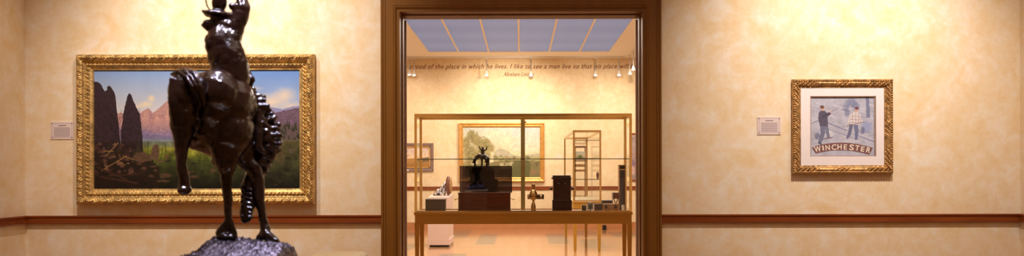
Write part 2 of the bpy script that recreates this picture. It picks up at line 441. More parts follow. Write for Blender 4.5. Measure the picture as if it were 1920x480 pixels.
# door casing: moulded section swept round the opening, plus the jamb lining
def casing():
    w = CAS
    pr = [(0.0, 0.0), (0.0, 0.026), (0.05, 0.030), (0.13, 0.030), (0.17, 0.024), (0.22, 0.024), (0.25, 0.031), (0.30, 0.031), (0.33, 0.026),
          (0.80, 0.024), (0.86, 0.020), (0.92, 0.020), (0.96, 0.014), (1.0, 0.012), (1.0, 0.0)]   # t: 0 outer .. 1 inner
    vs = []; n = len(pr)
    for t, d in pr:
        o_ = w * (1 - t)
        for x, z in ((OX0 - o_, 0), (OX0 - o_, OZ + o_), (OX1 + o_, OZ + o_), (OX1 + o_, 0)): vs.append((x, D1 - d, z))
    fs = []
    for i in range(n - 1):
        for k in range(3): fs.append((i * 4 + k, i * 4 + k + 1, (i + 1) * 4 + k + 1, (i + 1) * 4 + k))
    mb = MB().add(vs, fs); o = struct(mb.build('door_1', 'oak'))
    tk = 0.022; mb = MB()
    mb.box(OX0, OX0 + tk, D1 - 0.006, D1 + WT + 0.006, 0, OZ); mb.box(OX1 - tk, OX1, D1 - 0.006, D1 + WT + 0.006, 0, OZ)
    mb.box(OX0 + tk, OX1 - tk, D1 - 0.006, D1 + WT + 0.006, OZ - tk, OZ)
    # door stop bead part-way in
    mb.box(OX0 + tk, OX0 + tk + 0.008, D1 + 0.12, D1 + 0.2, 0, OZ - tk); mb.box(OX1 - tk - 0.008, OX1 - tk, D1 + 0.12, D1 + 0.2, 0, OZ - tk)
    mb.box(OX0 + tk + .008, OX1 - tk - .008, D1 + 0.12, D1 + 0.2, OZ - tk - 0.008, OZ - tk)
    mb.build('jamb', 'oak', o)
    box('lit_jamb_edge', 'pinkish_white', o, OX0 + tk, OX0 + tk + 0.012, D1 + WT - 0.02, D1 + WT, 0.0, OZ - tk - 0.01)  # pale strips stand in for light on the far ends of the jambs
    box('lit_jamb_edge', 'pinkish_white', o, OX1 - tk - 0.012, OX1 - tk, D1 + WT - 0.02, D1 + WT, 0.0, OZ - tk - 0.01)
casing()

# ------------------------------------------------------------------ far room shell
YF = D1 + WT
FXL, FXR = -4.3, 4.3
struct(box('wall_far', 'plaster_far', None, FXL - 0.15, FXR + 0.15, D2, D2 + 0.15, 0, CEIL))
struct(box('wall_far_left', 'plaster_far', None, FXL - 0.15, FXL, YF, D2, 0, CEIL))
struct(box('wall_far_right', 'plaster_far', None, FXR, FXR + 0.15, YF, D2, 0, CEIL))
struct(box('wall_far_room_front_left', 'plaster_far', None, FXL - .15, XL - 1.2, D1 + 0.05, YF, 0, CEIL))
PX0, PX1 = -1.866, 1.812; PY0, PY1 = 9.2, 20.14
mb = MB(); y0, y1 = YF - 0.3, D2 + 0.15
mb.box(FXL - .15, PX0, D1, y1, CEIL, CEIL + .15); mb.box(PX1, FXR + .15, D1, y1, CEIL, CEIL + .15)
mb.box(PX0, PX1, D1, PY0, CEIL, CEIL + .15); mb.box(PX0, PX1, PY1, y1, CEIL, CEIL + .15)
struct(mb.build('ceiling_far', 'ceiling_paint'))
pw = (PX1 - PX0) / 6
names = ['leftmost', 'second from the left', 'third from the left', 'third from the right', 'second from the right', 'rightmost']
for k in range(6):
    o = box('ceiling_panel', 'panel_blue', None, PX0 + k * pw + 0.012, PX0 + (k + 1) * pw - 0.012, PY0, PY1, CEIL + 0.012, CEIL + 0.03)
    tag(o, 'long blue-grey ceiling panel in the far room, %s of the six' % names[k], 'ceiling panel', 'blue-grey ceiling panels of the far room')
mb = MB()
for k in range(7): mb.box(PX0 + k * pw - 0.017, PX0 + k * pw + 0.017, PY0, PY1, CEIL - 0.004, CEIL + 0.012)
struct(mb.build('trim_5', 'ceiling_paint'))
y1b = MB().box(PX0 - .05, PX1 + .05, PY0 - 0.05, PY1 + 0.05, CEIL + 0.035, CEIL + 0.1)
struct(y1b.build('trim_6', 'ceiling_paint'))
rail('trim_7', (FXL, D2), (FXR, D2), (0, -1), PZ(356.3, D2), PZ(349.5, D2), 'mahogany', 0.03)
# far baseboard, stepped
mb = MB()
mb.box(FXL, FXR, D2 - 0.022, D2, 0.0, 0.10); mb.box(FXL, FXR, D2 - 0.016, D2, 0.10, 0.135); mb.box(FXL, FXR, D2 - 0.010, D2, 0.135, 0.155)
struct(mb.build('baseboard_far', 'baseboard_wood'))

# floor of both rooms: tan boards with grey inlaid rectangles in the far room
def far_floor():
    xs = np.arange(FXL - .15, FXR + .15, 0.03); ys = np.arange(YB - 0.1, D2 + 0.1, 0.04)
    X, Y = np.meshgrid(xs, ys); h, w = X.shape
    base = np.array([0.52, 0.275, 0.130]); im = np.ones((h, w, 3)) * base
    im *= (1 + (fbm(w, h, 30, 5) - 0.5)[..., None] * 0.12)
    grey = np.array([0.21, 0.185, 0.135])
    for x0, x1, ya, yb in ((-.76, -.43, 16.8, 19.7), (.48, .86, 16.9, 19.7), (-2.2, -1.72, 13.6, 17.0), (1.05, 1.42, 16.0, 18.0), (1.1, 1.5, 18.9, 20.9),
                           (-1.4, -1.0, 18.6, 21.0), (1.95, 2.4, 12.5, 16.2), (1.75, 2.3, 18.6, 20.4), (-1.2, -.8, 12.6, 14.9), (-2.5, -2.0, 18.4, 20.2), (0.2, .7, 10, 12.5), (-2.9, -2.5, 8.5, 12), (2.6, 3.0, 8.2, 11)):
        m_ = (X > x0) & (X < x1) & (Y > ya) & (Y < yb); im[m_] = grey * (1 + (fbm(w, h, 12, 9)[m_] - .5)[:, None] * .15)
    for yl in (16.25, 20.35, 12.2, 8.4): im[np.abs(Y - yl) < 0.05] = np.array([0.33, 0.19, 0.10])
    co = np.stack([X, Y, np.zeros_like(X)], -1).reshape(-1, 3)
    o = grid_mesh('floor', co, w, h, im.reshape(-1, 3), 'floor_finish', None)
    # make normals point up
    o.data.flip_normals(); struct(o)
far_floor()

# quote on the far wall
def quote():
    s = 'I like to see a man proud of the place in which he lives. I like to see a man live so that his place will be proud of him.'
    kw = dict(shear=0.34, offset=0.006, spacing=1.06, align='LEFT')
    def width(t):
        m_ = text_mesh(t, **kw); xs = [v.co.x for v in m_.vertices]; r_ = (min(xs), max(xs)); bpy.data.meshes.remove(m_); return r_
    a = width('I like to see a m')[1]; b_ = width(s[:s.index(' proud of him.')])[1]
    xa, xb = PX(752.5, D2), PX(1194.5, D2)
    sx = (xb - xa) / (b_ - a)
    me = text_mesh(s, **kw); sz = 0.145
    me.transform(Matrix.Diagonal((sx, sz, 1, 1)))
    me.transform(Matrix.Rotation(math.radians(90), 4, 'X'))
    me.transform(Matrix.Translation((xa - a * sx, D2 - 0.004, PZ(128.6, D2))))
    R_ = root('wall_quotation', (0, D2, PZ(125, D2)), 'one long line of brown italic lettering across the top of the far wall', 'lettering')
    ends = [k for k, ch in enumerate(s) if ch == ' '] + [len(s)]
    lim = [xa - a * sx + sx * (width(s[:k])[1] + 0.10) for k in ends]
    co = [v.co.copy() for v in me.vertices]; polys = [[] for _ in ends]
    # letters are islands: sort whole islands by their mean x
    par = list(range(len(co)))
    def find(x):
        while par[x] != x: par[x] = par[par[x]]; x = par[x]
        return x
    for p in me.polygons:
        vs = list(p.vertices)
        for v in vs[1:]: par[find(vs[0])] = find(v)
    isl = {}
    for p in me.polygons: isl.setdefault(find(p.vertices[0]), []).append(list(p.vertices))
    for ps in isl.values():
        ids = {v for p in ps for v in p}; mx = sum(co[v].x for v in ids) / len(ids)
        polys[next((k for k, L_ in enumerate(lim) if mx < L_), len(lim) - 1)] += ps
    for ps in polys:
        if not ps: continue
        ids = sorted({v for p in ps for v in p}); ix = {v: k for k, v in enumerate(ids)}
        MB().add([co[v] for v in ids], [[ix[v] for v in p] for p in ps]).build('word', 'quote_paint', R_)
    bpy.data.meshes.remove(me)
    me = text_mesh('Abraham Lincoln', shear=0.32, offset=0.004, align='CENTER')
    xs = [v.co.x for v in me.vertices]; k = (57 * D2 / F) / (max(xs) - min(xs))
    me.transform(Matrix.Diagonal((k, 0.125, 1, 1))); me.transform(Matrix.Rotation(math.radians(90), 4, 'X'))
    me.transform(Matrix.Translation((PX(972.5, D2), D2 - 0.004, PZ(142.8, D2))))
    o = obj('quotation_credit', me, 'quote_paint')
    tag(o, 'small brown italic name centred below the long line of lettering', 'lettering')
quote()

# ------------------------------------------------------------------ tracks and track lights of the far room
def track_run(a, b_, label):
    mb = MB()
    x0, x1 = sorted((a[0], b_[0])); y0, y1 = sorted((a[1], b_[1]))
    if x1 - x0 > y1 - y0: mb.box(x0, x1, y0 - .018, y0 + .018, CEIL - 0.03, CEIL)
    else: mb.box(x0 - .018, x0 + .018, y0, y1, CEIL - 0.03, CEIL)
    tag(mb.build('light_track', 'lamp_white'), label, 'light track', 'white light tracks on the far ceiling')
track_run((-2.6, 20.95), (2.22, 20.95), 'white light track along the far wall')
track_run((2.26, 14.5), (2.26, 20.9), 'white light track running along the right of the far ceiling')
track_run((-2.47, 14.5), (-2.47, 20.9), 'white light track running along the left of the far ceiling')
heads = [(768, 137, 20.95, 1, 'hanging track light over the left wall painting, left one of the pair'), (776.5, 138, 20.95, 1, 'hanging track light at the left, right one of the pair'),
         (912.5, 138.5, 20.95, 1, 'hanging track light under the words which he, left of the centre'), (996, 139, 20.95, 1, 'hanging track light at the end of the small credit line'),
         (1117, 139, 20.95, 1, 'hanging track light between the centre and the right group'), (1161, 138.5, 20.95, .6, 'hanging track light at the corner where the right track meets the long one'),
         (1182.5, 136, 20.5, 1, 'hanging track light second from the right edge of the opening'), (1189, 130, 19.9, .25, 'unlit-looking track light nearest the right edge of the opening'),
         (754.5, 127, 20.0, .2, 'dim track light half hidden by the left edge of the opening')]
for px, py, D, g, lab in heads:
    x, z = PX(px, D), PZ(py, D)
    if D < 20.9: x = 2.26 if x > 0 else -2.47
    r_ = root('track_light', (x, D, CEIL), lab, 'spotlight', 'small hanging spotlights of the far room')
    MB().lathe(x, D, [(0.03, CEIL - 0.055), (0.03, CEIL - 0.02)], 12).build('adapter', 'lamp_white', r_)
    MB().lathe(x, D, [(0.011, z + 0.05), (0.011, CEIL - 0.05)], 8).build('stem', 'steel_grey', r_)
    mb = MB(); mb.lathe(x, D, [(0.014, z + 0.07), (0.020, z + 0.06), (0.026, z + 0.03), (0.038, z + 0.0), (0.044, z - 0.025), (0.041, z - 0.028), (0.034, z)], 16); mb.build('lamp_head', 'lamp_white', r_, True)
    mb = MB(); mb.ellip((x, D, z - 0.012), (0.038, 0.038, 0.03)); bo = mb.build('bulb', 'bulb' if g > .5 else 'lamp_white', r_, True)
# their light on the far wall
for px, tx, tz, pw_, ang in ((912, 900, 2.3, 150, 64), (996, 960, 2.35, 330, 62), (1117, 1100, 2.2, 170, 66), (776, 745, 2.0, 190, 60), (1161, 1195, 2.1, 170, 60)):
    spot('track_spot', (PX(px, 20.95), 19.0, 3.45), (PX(tx, D2), D2, tz), pw_ * .72, ang + 12, 1.0, 0.05, (1.0, 0.86, 0.66))

# ------------------------------------------------------------------ framed pictures
def near(px, py): return PX(px, D1), PZ(py, D1)
def far(px, py): return PX(px, D2), PZ(py, D2)

def big_landscape():
    x0, z0 = near(148.5, 382); x1, z1 = near(592, 101.5)
    R_ = root('framed_painting', ((x0 + x1) / 2, D1, (z0 + z1) / 2), 'large mountain landscape painting in a wide carved gold frame behind the bronze horse', 'painting')
    u = D1 / F
    def prof(T, S, L):
        t = T / u  # in px
        base = np.interp(t, [0, 0.4, 2, 7, 12.5, 13.2, 17, 17.6, 20, 22.6, 23.2, 28, 28.5, 30], [0, .045, .062, .075, .060, .050, .036, .040, .046, .036, .030, .022, .026, .010])
        p1 = 13.5 * u     # leaf repeat
        ph = S / p1 * 2 * np.pi
        band = np.clip(1 - np.abs(t - 7) / 5.4, 0, 1) ** .5
        leaf = np.sin(ph + np.sin(ph) * 0.8 + (t - 7) * 0.55) * 0.5 + 0.5 * np.sin(3 * ph + (t - 7) * np.sign(np.sin(ph * 0.5)) * 1.15)
        fine = np.sin(5.0 * ph - (t - 7) * 1.3) * 0.35
        h = base + band * (0.0085 * leaf + 0.0045 * fine)
        p2 = 7.4 * u
        rope = np.sin(S / p2 * 2 * np.pi + (t - 20) * 0.9)
        h += np.clip(1 - np.abs(t - 20) / 2.8, 0, 1) ** .5 * (0.0065 * np.clip(rope * 1.5, -1, 1))
        return h
    carved_frame('frame', 'gilt', R_, x0, x1, z0, z1, D1, 30 * u, prof, 0.0028, 52)
    c = Canvas(177, 127, 566, 355, 1.7)
    c.grad(127, 218, (112, 138, 168), (196, 186, 168)); c.grad(127, 215, (84, 122, 172), (165, 172, 180), 400, 570, .8)
    c.tex(40, .04)
    # clouds
    for (x, y, rx, ry, a) in ((285, 184, 9, 8, .8), (276, 194, 16, 7, .7), (262, 198, 16, 5, .5), (510, 190, 36, 20, .85), (535, 178, 26, 18, .8), (548, 200, 24, 12, .8), (495, 205, 26, 12, .7), (478, 165, 22, 5, .4), (330, 175, 30, 8, .25)):
        c.ell(x, y, rx, ry, (214, 190, 152) if x > 400 else (222, 194, 138), a, .9, 3)
    c.poly([(215, 214), (228, 210), (246, 212), (262, 213), (272, 205), (280, 202), (288, 210), (296, 204), (306, 196), (316, 188), (328, 186), (345, 180), (362, 190), (380, 186), (396, 198), (420, 204), (450, 210), (480, 212), (480, 265), (215, 265)],
           (166, 124, 108), 1, 1.2, 5, .12)
    for k in range(16):
        x = 262 + k * 11; c.poly([(x, 200 + (k * 37) % 14), (x + 9, 232), (x - 7, 238)], (206, 158, 128) if k % 2 else (128, 92, 104), .35, 2, 4)
    c.grad(222, 246, (176, 128, 108), (138, 112, 118), 215, 480, .8); c.poly([(215, 242), (262, 240), (300, 247), (340, 243), (400, 250), (480, 244), (480, 270), (215, 270)], (120, 104, 130), .75, 2.5, 7, .15); c.poly([(215, 252), (280, 250), (330, 255), (480, 252), (480, 270), (215, 270)], (104, 98, 116), .7, 2, 6, .15)
    c.poly([(488, 202), (505, 199), (530, 204), (550, 199), (566, 197), (566, 225), (488, 225)], (128, 124, 150), .9, 1)
    c.poly([(478, 222), (500, 214), (520, 210), (545, 204), (566, 200), (566, 266), (478, 266)], (98, 76, 84), 1, 1.5, 5, .2)
    c.grad(232, 262, (96, 78, 70), (74, 64, 40), 490, 566, .6)
    rs = random.Random(3)
    for k in range(42):
        x = rs.uniform(490, 564); y = rs.uniform(232, 262); hh = rs.uniform(6, 14)
        c.poly([(x, y - hh), (x + 2.2, y), (x - 2.2, y)], (42, 44, 26), .8, .4, 3)
    c.grad(260, 274, (112, 122, 118), (122, 126, 92), 215, 500, .9); c.grad(272, 300, (152, 144, 52), (78, 90, 34), 215, 500, 1); c.poly([(262, 270), (300, 269), (360, 272), (480, 270), (480, 275), (262, 276)], (118, 126, 84), .8, 1.5, 5)
    c.grad(299, 356, (70, 78, 36), (20, 17, 12), 177, 567, 1)
    c.grad(262, 300, (92, 84, 52), (62, 62, 34), 490, 567, 1); c.grad(299, 356, (66, 66, 40), (24, 22, 16), 480, 567, .9)
    c.tex(14, .35, 262); c.tex(6, .3, 268)
    c.poly([(177, 276), (230, 268), (262, 278), (278, 290), (300, 312), (300, 356), (177, 356)], (38, 26, 20), .9, 5, 10, .3)
    c.poly([(177, 152), (186, 152), (192, 158), (197, 170), (202, 168), (203, 160), (207, 159), (213, 166), (217, 174), (219, 188), (221, 208), (224, 230), (228, 280), (177, 284)], (50, 36, 36), 1, 1.0, 4, .3)
    c.poly([(244, 173), (240, 181), (236, 196), (233, 210), (231, 228), (228, 244), (228, 284), (270, 284), (267, 240), (264, 214), (258, 202), (252, 188), (248, 177)], (48, 34, 36), 1, 1.0, 4, .3)
    for k in range(10): c.line(rs.uniform(182, 262), 175 + rs.uniform(20, 50), rs.uniform(182, 262), 280, 1.0, (30, 20, 22), .35)
    for k in range(6): c.line(178 + k * 9, 262 + (k % 3) * 6, 178 + k * 9 + 1, 284, 1.4, (60, 62, 38), .6)
    for k in range(95):
        x = rs.uniform(178, 258); y = rs.uniform(268, 326); w_ = rs.uniform(2, 7)
        col = rs.choice([(104, 72, 62), (78, 52, 46), (128, 92, 76), (60, 40, 36), (40, 26, 24)])
        c.ell(x, y, w_, w_ * rs.uniform(.4, .7), col, .85, .35, 2)
    for (xa, ya, xb, yb, w_) in ((201, 290, 223, 266, 1.8), (192, 318, 238, 291, 1.8), (232, 291, 252, 298, 1.8), (178, 276, 200, 284, 2), (184, 312, 240, 336, 3), (190, 330, 258, 342, 3.4), (222, 300, 236, 308, 1.4), (196, 282, 214, 282, 1.6), (205, 328, 262, 325, 2.4)):
        c.line(xa, ya, xb, yb, w_, (158, 118, 74) if w_ < 2 else (74, 48, 38), .85)
    c.poly([(249, 296), (256, 285), (272, 284), (284, 290), (286, 300), (262, 304)], (100, 66, 58), 1, 1, 4, .25)
    c.poly([(281, 298), (286, 278), (291, 270), (297, 270), (301, 281), (298, 298)], (104, 72, 64), 1, .8, 4, .25)
    for k in range(70):
        x = rs.uniform(262, 555); y = rs.uniform(296, 346); w_ = rs.uniform(2, 8)
        col = rs.choice([(98, 70, 52), (66, 56, 36), (36, 36, 20), (46, 50, 24), (30, 28, 18)]) if x < 440 else rs.choice([(52, 44, 30), (34, 32, 20), (66, 56, 38)])
        c.ell(x, y, w_, w_ * .35, col, .7, .4, 1.5)
    for (x, y, rx, ry) in ((271, 314, 7, 4), (292, 318, 5, 3), (314, 292, 7, 5), (312, 328, 13, 6), (306, 338, 16, 3), (285, 329, 6, 3), (352, 322, 9, 5), (400, 318, 6, 5), (365, 330, 10, 3), (300, 300, 10, 4)):
        c.ell(x, y, rx, ry, (104, 72, 56), .75, .4, 2)
    for k in range(16):
        x = 252 + k * 3.4; c.line(x, 300, x + rs.uniform(-1, 1), 286 - rs.uniform(0, 14), 1.3, (70, 92, 36), .5)
    for x, yt in ((262, 258), (279, 262), (305, 276), (312, 270)): c.line(x, 290, x, yt, 1.6, (58, 66, 40), .7)
    c.poly([(516, 300), (518, 268), (524, 262), (530, 272), (536, 290), (534, 312)], (112, 82, 62), .3, 1.5, 4, .3)
    c.im *= np.where(c.Y[..., None] > 264, np.array([.88, .86, .74]), 1.0); c.ell(547, 282, 9, 7, (108, 88, 70), .5, .6, 2); c.tex(3.5, .12, 205)
    def P(px, py): return PX(px, D1), PZ(py, D1)
    c.grid('canvas', 'oil_paint', R_, D1 - 0.012, np.array([1.12, 1.16, 1.45]), P)
    b_ = MB().box(x0 + .02, x1 - .02, D1 - 0.008, D1 - 0.001, z0 + .02, z1 - .02).build('backing', 'umber_frame', R_)
big_landscape()

def winchester():
    x0, z0 = near(1484, 327.5); x1, z1 = near(1672, 150)
    R_ = root('framed_print', ((x0 + x1) / 2, D1, (z0 + z1) / 2), 'square framed print of two hunters above a curved lettered banner, on the right wall', 'framed print')
    u = D1 / F
    def prof(T, S, L):
        t = T / u
        base = np.interp(t, [0, .4, 1.5, 4, 5, 8, 12, 13, 15, 16, 17], [0, .03, .042, .044, .038, .042, .036, .026, .022, .024, .008])
        bead = np.clip(1 - np.abs(t - 2.8) / 1.8, 0, 1) ** .5 * .005 * np.sin(S / (4.6 * u) * 2 * np.pi)
        a = np.abs(S); env = np.clip((a - (L - 52 * u)) / (10 * u), 0, 1) + np.clip(1 - a / (20 * u), 0, 1)
        env = np.clip(env, 0, 1) * np.clip(1 - np.abs(t - 9.5) / 5.2, 0, 1) ** .5
        orn = np.sin(S / (9 * u) * 2 * np.pi + (t - 9) * .9) * .6 + .5 * np.sin(S / (4.3 * u) * 2 * np.pi - (t - 9) * 1.2)
        return base + bead + env * .0075 * orn
    carved_frame('frame', 'gilt_worn', R_, x0, x1, z0, z1, D1, 17 * u, prof, 0.0024, 36)
    # mat with window
    mb = MB(); a = near(1499, 317); b_ = near(1661, 161); wi = near(1518, 294.5); wo = near(1641, 181.5)
    for q in ((a[0], b_[0], a[1], wi[1]), (a[0], b_[0], wo[1], b_[1]), (a[0], wi[0], wi[1], wo[1]), (wo[0], b_[0], wi[1], wo[1])):
        mb.box(q[0], q[1], D1 - .020, D1 - .012, q[2], q[3])
    mb.build('mat_board', 'mat_board', R_)
    mb = MB(); e = 1.3 * u
    for q in ((wi[0], wo[0], wi[1], wi[1] + e), (wi[0], wo[0], wo[1] - 1.2 * e, wo[1]), (wi[0], wi[0] + e, wi[1], wo[1]), (wo[0] - 2 * e, wo[0] - e * .9, wi[1], wo[1])):
        mb.box(q[0], q[1], D1 - .0195, D1 - .009, q[2], q[3])
    mb.build('bevel', 'bevel_brown', R_)
    box('backing', 'umber_frame', R_, a[0], b_[0], D1 - .006, D1 - .001, a[1], b_[1])
    c = Canvas(1518, 181, 1641, 295, 2.0, (176, 176, 194))
    c.tex(14, .14); c.grad(181, 200, (158, 160, 178), (184, 184, 200), a=.6)
    rs = random.Random(8)
    for k in range(70):
        x = rs.uniform(1518, 1636); y = rs.uniform(190, 268); L = rs.uniform(5, 18); s_ = rs.choice([.25, .3, -.22, .35])
        c.line(x, y, x + L, y + L * s_, rs.uniform(.8, 2.2), rs.choice([(210, 206, 212), (132, 136, 164), (196, 184, 178), (118, 122, 152), (216, 212, 220)]), .5)
    for (x, y, rx, ry) in ((1596, 194, 14, 10), (1586, 204, 8, 9), (1604, 200, 10, 8), (1588, 214, 6, 7)): c.ell(x, y, rx, ry, (104, 110, 146), .75, .5, 2.5)
    c.poly([(1623, 183), (1629, 183), (1631, 222), (1624, 222)], (98, 106, 140), .9, .8); c.ell(1625, 240, 12, 13, (136, 148, 192), .85, .4, 1.5); c.ell(1617, 246, 5, 8, (88, 94, 128), .8, .5, 1)
    c.ell(1532, 256, 7, 9, (92, 98, 130), .8, .5, 2); c.line(1518, 234, 1545, 222, 3, (126, 132, 162), .7); c.line(1518, 232, 1548, 219, 1.4, (206, 202, 210), .8)
    c.line(1552, 232, 1640, 268, 2.4, (104, 110, 150), .7); c.line(1552, 243, 1620, 268, 2, (120, 124, 158), .6); c.line(1588, 247, 1640, 264, 1.6, (204, 204, 220), .8)
    c.ell(1556, 252, 8, 7, (214, 212, 220), .8, .4, 1.5); c.ell(1600, 266, 26, 5, (206, 204, 216), .7, .6, 2); c.ell(1560, 272, 36, 6, (196, 196, 208), .6, .5, 2)
    # left hunter
    c.line(1548, 212, 1584, 203, 1.8, (196, 190, 200), .9); c.line(1556, 211, 1572, 205, 1.0, (90, 78, 84), .8)
    c.poly([(1537, 236), (1546, 236), (1547, 250), (1543, 262), (1538, 272), (1533, 270), (1538, 252)], (98, 102, 130), 1, .4)
    c.poly([(1545, 236), (1552, 236), (1554, 250), (1556, 260), (1551, 261), (1548, 250)], (104, 108, 134), 1, .4)
    c.line(1544, 262, 1560, 259, 2, (100, 74, 82), .8); c.line(1535, 268, 1539, 272, 3, (60, 62, 84), .9)
    c.poly([(1534, 214), (1538, 209), (1546, 209), (1551, 214), (1552, 238), (1537, 238), (1534, 226)], (72, 66, 86), 1, .5)
    c.poly([(1540, 218), (1550, 213), (1558, 211), (1557, 216), (1548, 222), (1540, 224)], (60, 54, 74), 1, .3); c.ell(1557, 211.5, 2, 2, (206, 160, 140), 1)
    c.ell(1541.5, 205.5, 4, 4.4, (204, 156, 134), 1, .3); c.ell(1541, 202, 4.6, 3.6, (92, 62, 48), 1, .3)
    # right hunter
    c.poly([(1593, 232), (1599, 236), (1594, 256), (1589, 262), (1586, 260), (1590, 248)], (90, 92, 122), 1, .4)
    c.poly([(1600, 234), (1608, 234), (1609, 250), (1607, 264), (1602, 264), (1602, 250)], (94, 100, 136), 1, .4)
    c.poly([(1594, 216), (1600, 211), (1609, 212), (1614, 220), (1611, 236), (1593, 234)], (214, 206, 204), 1, .6)
    for yy in (219, 225, 231): c.line(1594, yy, 1612, yy + 1, 1.0, (130, 96, 110), .7)
    for xx in (1598, 1604, 1609): c.line(xx, 213, xx, 235, .9, (140, 104, 116), .6)
    c.line(1594, 218, 1590, 232, 4, (206, 196, 198), 1); c.line(1611, 220, 1616, 232, 3.4, (200, 188, 190), 1); c.ell(1590, 234, 1.6, 1.8, (200, 150, 132), 1)
    c.line(1587, 238, 1620, 230, 1.1, (96, 74, 76), .8)
    c.ell(1605, 208, 3.4, 4, (202, 152, 132), 1, .3); c.ell(1606, 204.5, 4.4, 2.8, (96, 44, 48), 1, .3)
    c.tex(2.2, .10); c.blend(np.full(c.X.shape, .20), (192, 186, 204))
    def P(px, py): return PX(px, D1), PZ(py, D1)
    pr = c.grid('print', 'paper_print', R_, D1 - 0.0085, 1.0, P)
    # banner (flat printed shape) and its letters
    top = [(1521.5, 278.2), (1532, 274), (1543.3, 271.3), (1560, 269.3), (1578, 268.6), (1594, 269.6), (1610, 272), (1623, 275), (1636, 278.8)]
    bot = [(1629.5, 291.6), (1616, 288), (1601.7, 285.2), (1590, 283.8), (1578, 283.2), (1565, 283.4), (1551.7, 284.6), (1540, 286.6), (1529, 289.2)]
    pts = [P(*q) for q in top + bot]; vs = [(x, D1 - .0092, z) for x, z in pts]; n = len(vs)
    fs = []
    for i in range(8): fs.append((i, i + 1, 17 - i - 1, 17 - i))
    MB().add(vs, fs).build('banner', 'banner_brown', pr)
    L = [('W', 270, 248, 132, 150, 11), ('I', 392, 226, 112, 30, 8), ('N', 495, 216, 118, 100, 6), ('C', 636, 206, 128, 110, 2.5), ('H', 762, 200, 122, 100, 0), ('E', 893, 204, 118, 76, -3),
         ('S', 1033, 212, 134, 105, -6), ('T', 1160, 226, 118, 96, -9), ('E', 1282, 250, 116, 80, -12), ('R', 1412, 274, 120, 96, -15)]
    mb = MB()
    for ch, x, y, hh, ww, ang in L:
        me = text_mesh(ch, offset=0.022)
        co = [v.co.copy() for v in me.vertices]
        ax, bx, ay, by = min(v.x for v in co), max(v.x for v in co), min(v.y for v in co), max(v.y for v in co)
        sx = ww / 12 * u / (bx - ax); sy = hh / 12 * u / (by - ay); A = math.radians(ang); px_, pz_ = P(1510 + x / 12, 260 + y / 12)
        vs = []
        for v in co:
            lx = (v.x - (ax + bx) / 2) * sx; ly = (v.y - (ay + by) / 2) * sy
            vs.append((px_ + lx * math.cos(A) - ly * math.sin(A), D1 - .0096, pz_ + lx * math.sin(A) + ly * math.cos(A)))
        mb.add(vs, [tuple(p.vertices) for p in me.polygons]); bpy.data.meshes.remove(me)
    o = mb.build('lettering', 'letter_cream', pr)
winchester()

def wall_card(px0, py0, px1, py1, D, label, wallP, k=4.0):
    x0, z0 = wallP(px0, py1); x1, z1 = wallP(px1, py0)
    R_ = root('wall_label', ((x0 + x1) / 2, D, (z0 + z1) / 2), label, 'label', None)
    box('card', 'mat_board', R_, x0, x1, D - 0.005, D, z0, z1)
    c = Canvas(px0 + .3, py0 + .3, px1 - .3, py1 - .3, k, (226, 208, 206)); w = px1 - px0; h = py1 - py0
    bx0, by0, bx1, by1 = px0 + .07 * w, py0 + .1 * h, px1 - .07 * w, py1 - .1 * h
    for a in ((bx0, by0, bx1, by0), (bx0, by1, bx1, by1), (bx0, by0, bx0, by1), (bx1, by0, bx1, by1)): c.line(*a, .5, (140, 104, 104), .7)
    for a in ((bx0, by0), (bx1, by0), (bx0, by1), (bx1, by1)): c.ell(a[0], a[1], w * .035, w * .035, (128, 92, 92), .9, .4)
    rs = random.Random(int(px0)); x = px0 + .35 * w
    while x < px0 + .65 * w:
        L = rs.uniform(.8, 1.6); c.line(x, py0 + .22 * h, x + L, py0 + .22 * h, h * .04, (90, 70, 80), .85); x += L + .7
    for r_ in range(9):
        y = py0 + (.35 + r_ * .06) * h; x = px0 + .16 * w
        while x < px0 + .84 * w:
            L = rs.uniform(.6, 2.4); c.line(x, y, min(x + L, px0 + .85 * w), y, h * .024, (110, 92, 108), .75); x += L + .55
    c.grid('printed_text', 'paper_print', R_, D - 0.0056, 1.0, wallP)
    return R_
wall_card(95.5, 226.5, 138.5, 259.5, D1, 'white printed wall label to the left of the large gold-framed landscape', near)
wall_card(1420, 220, 1464, 253.5, D1, 'white printed wall label to the left of the framed hunting print', near)
for (a, b_, lab) in ((843, 856, 'pale wall label left of the gold-framed painting on the far wall'), (1040, 1053, 'pale wall label right of the gold-framed painting on the far wall'), (1154, 1168, 'pale wall label nearest the right edge of the far wall')):
    x0, z0 = far(a, 298); x1, z1 = far(b_, 289)
    R_ = root('wall_label', ((x0 + x1) / 2, D2, (z0 + z1) / 2), lab, 'label', 'small pale labels on the far wall')
    box('card', 'label_paper', R_, x0, x1, D2 - .006, D2, z0, z1)

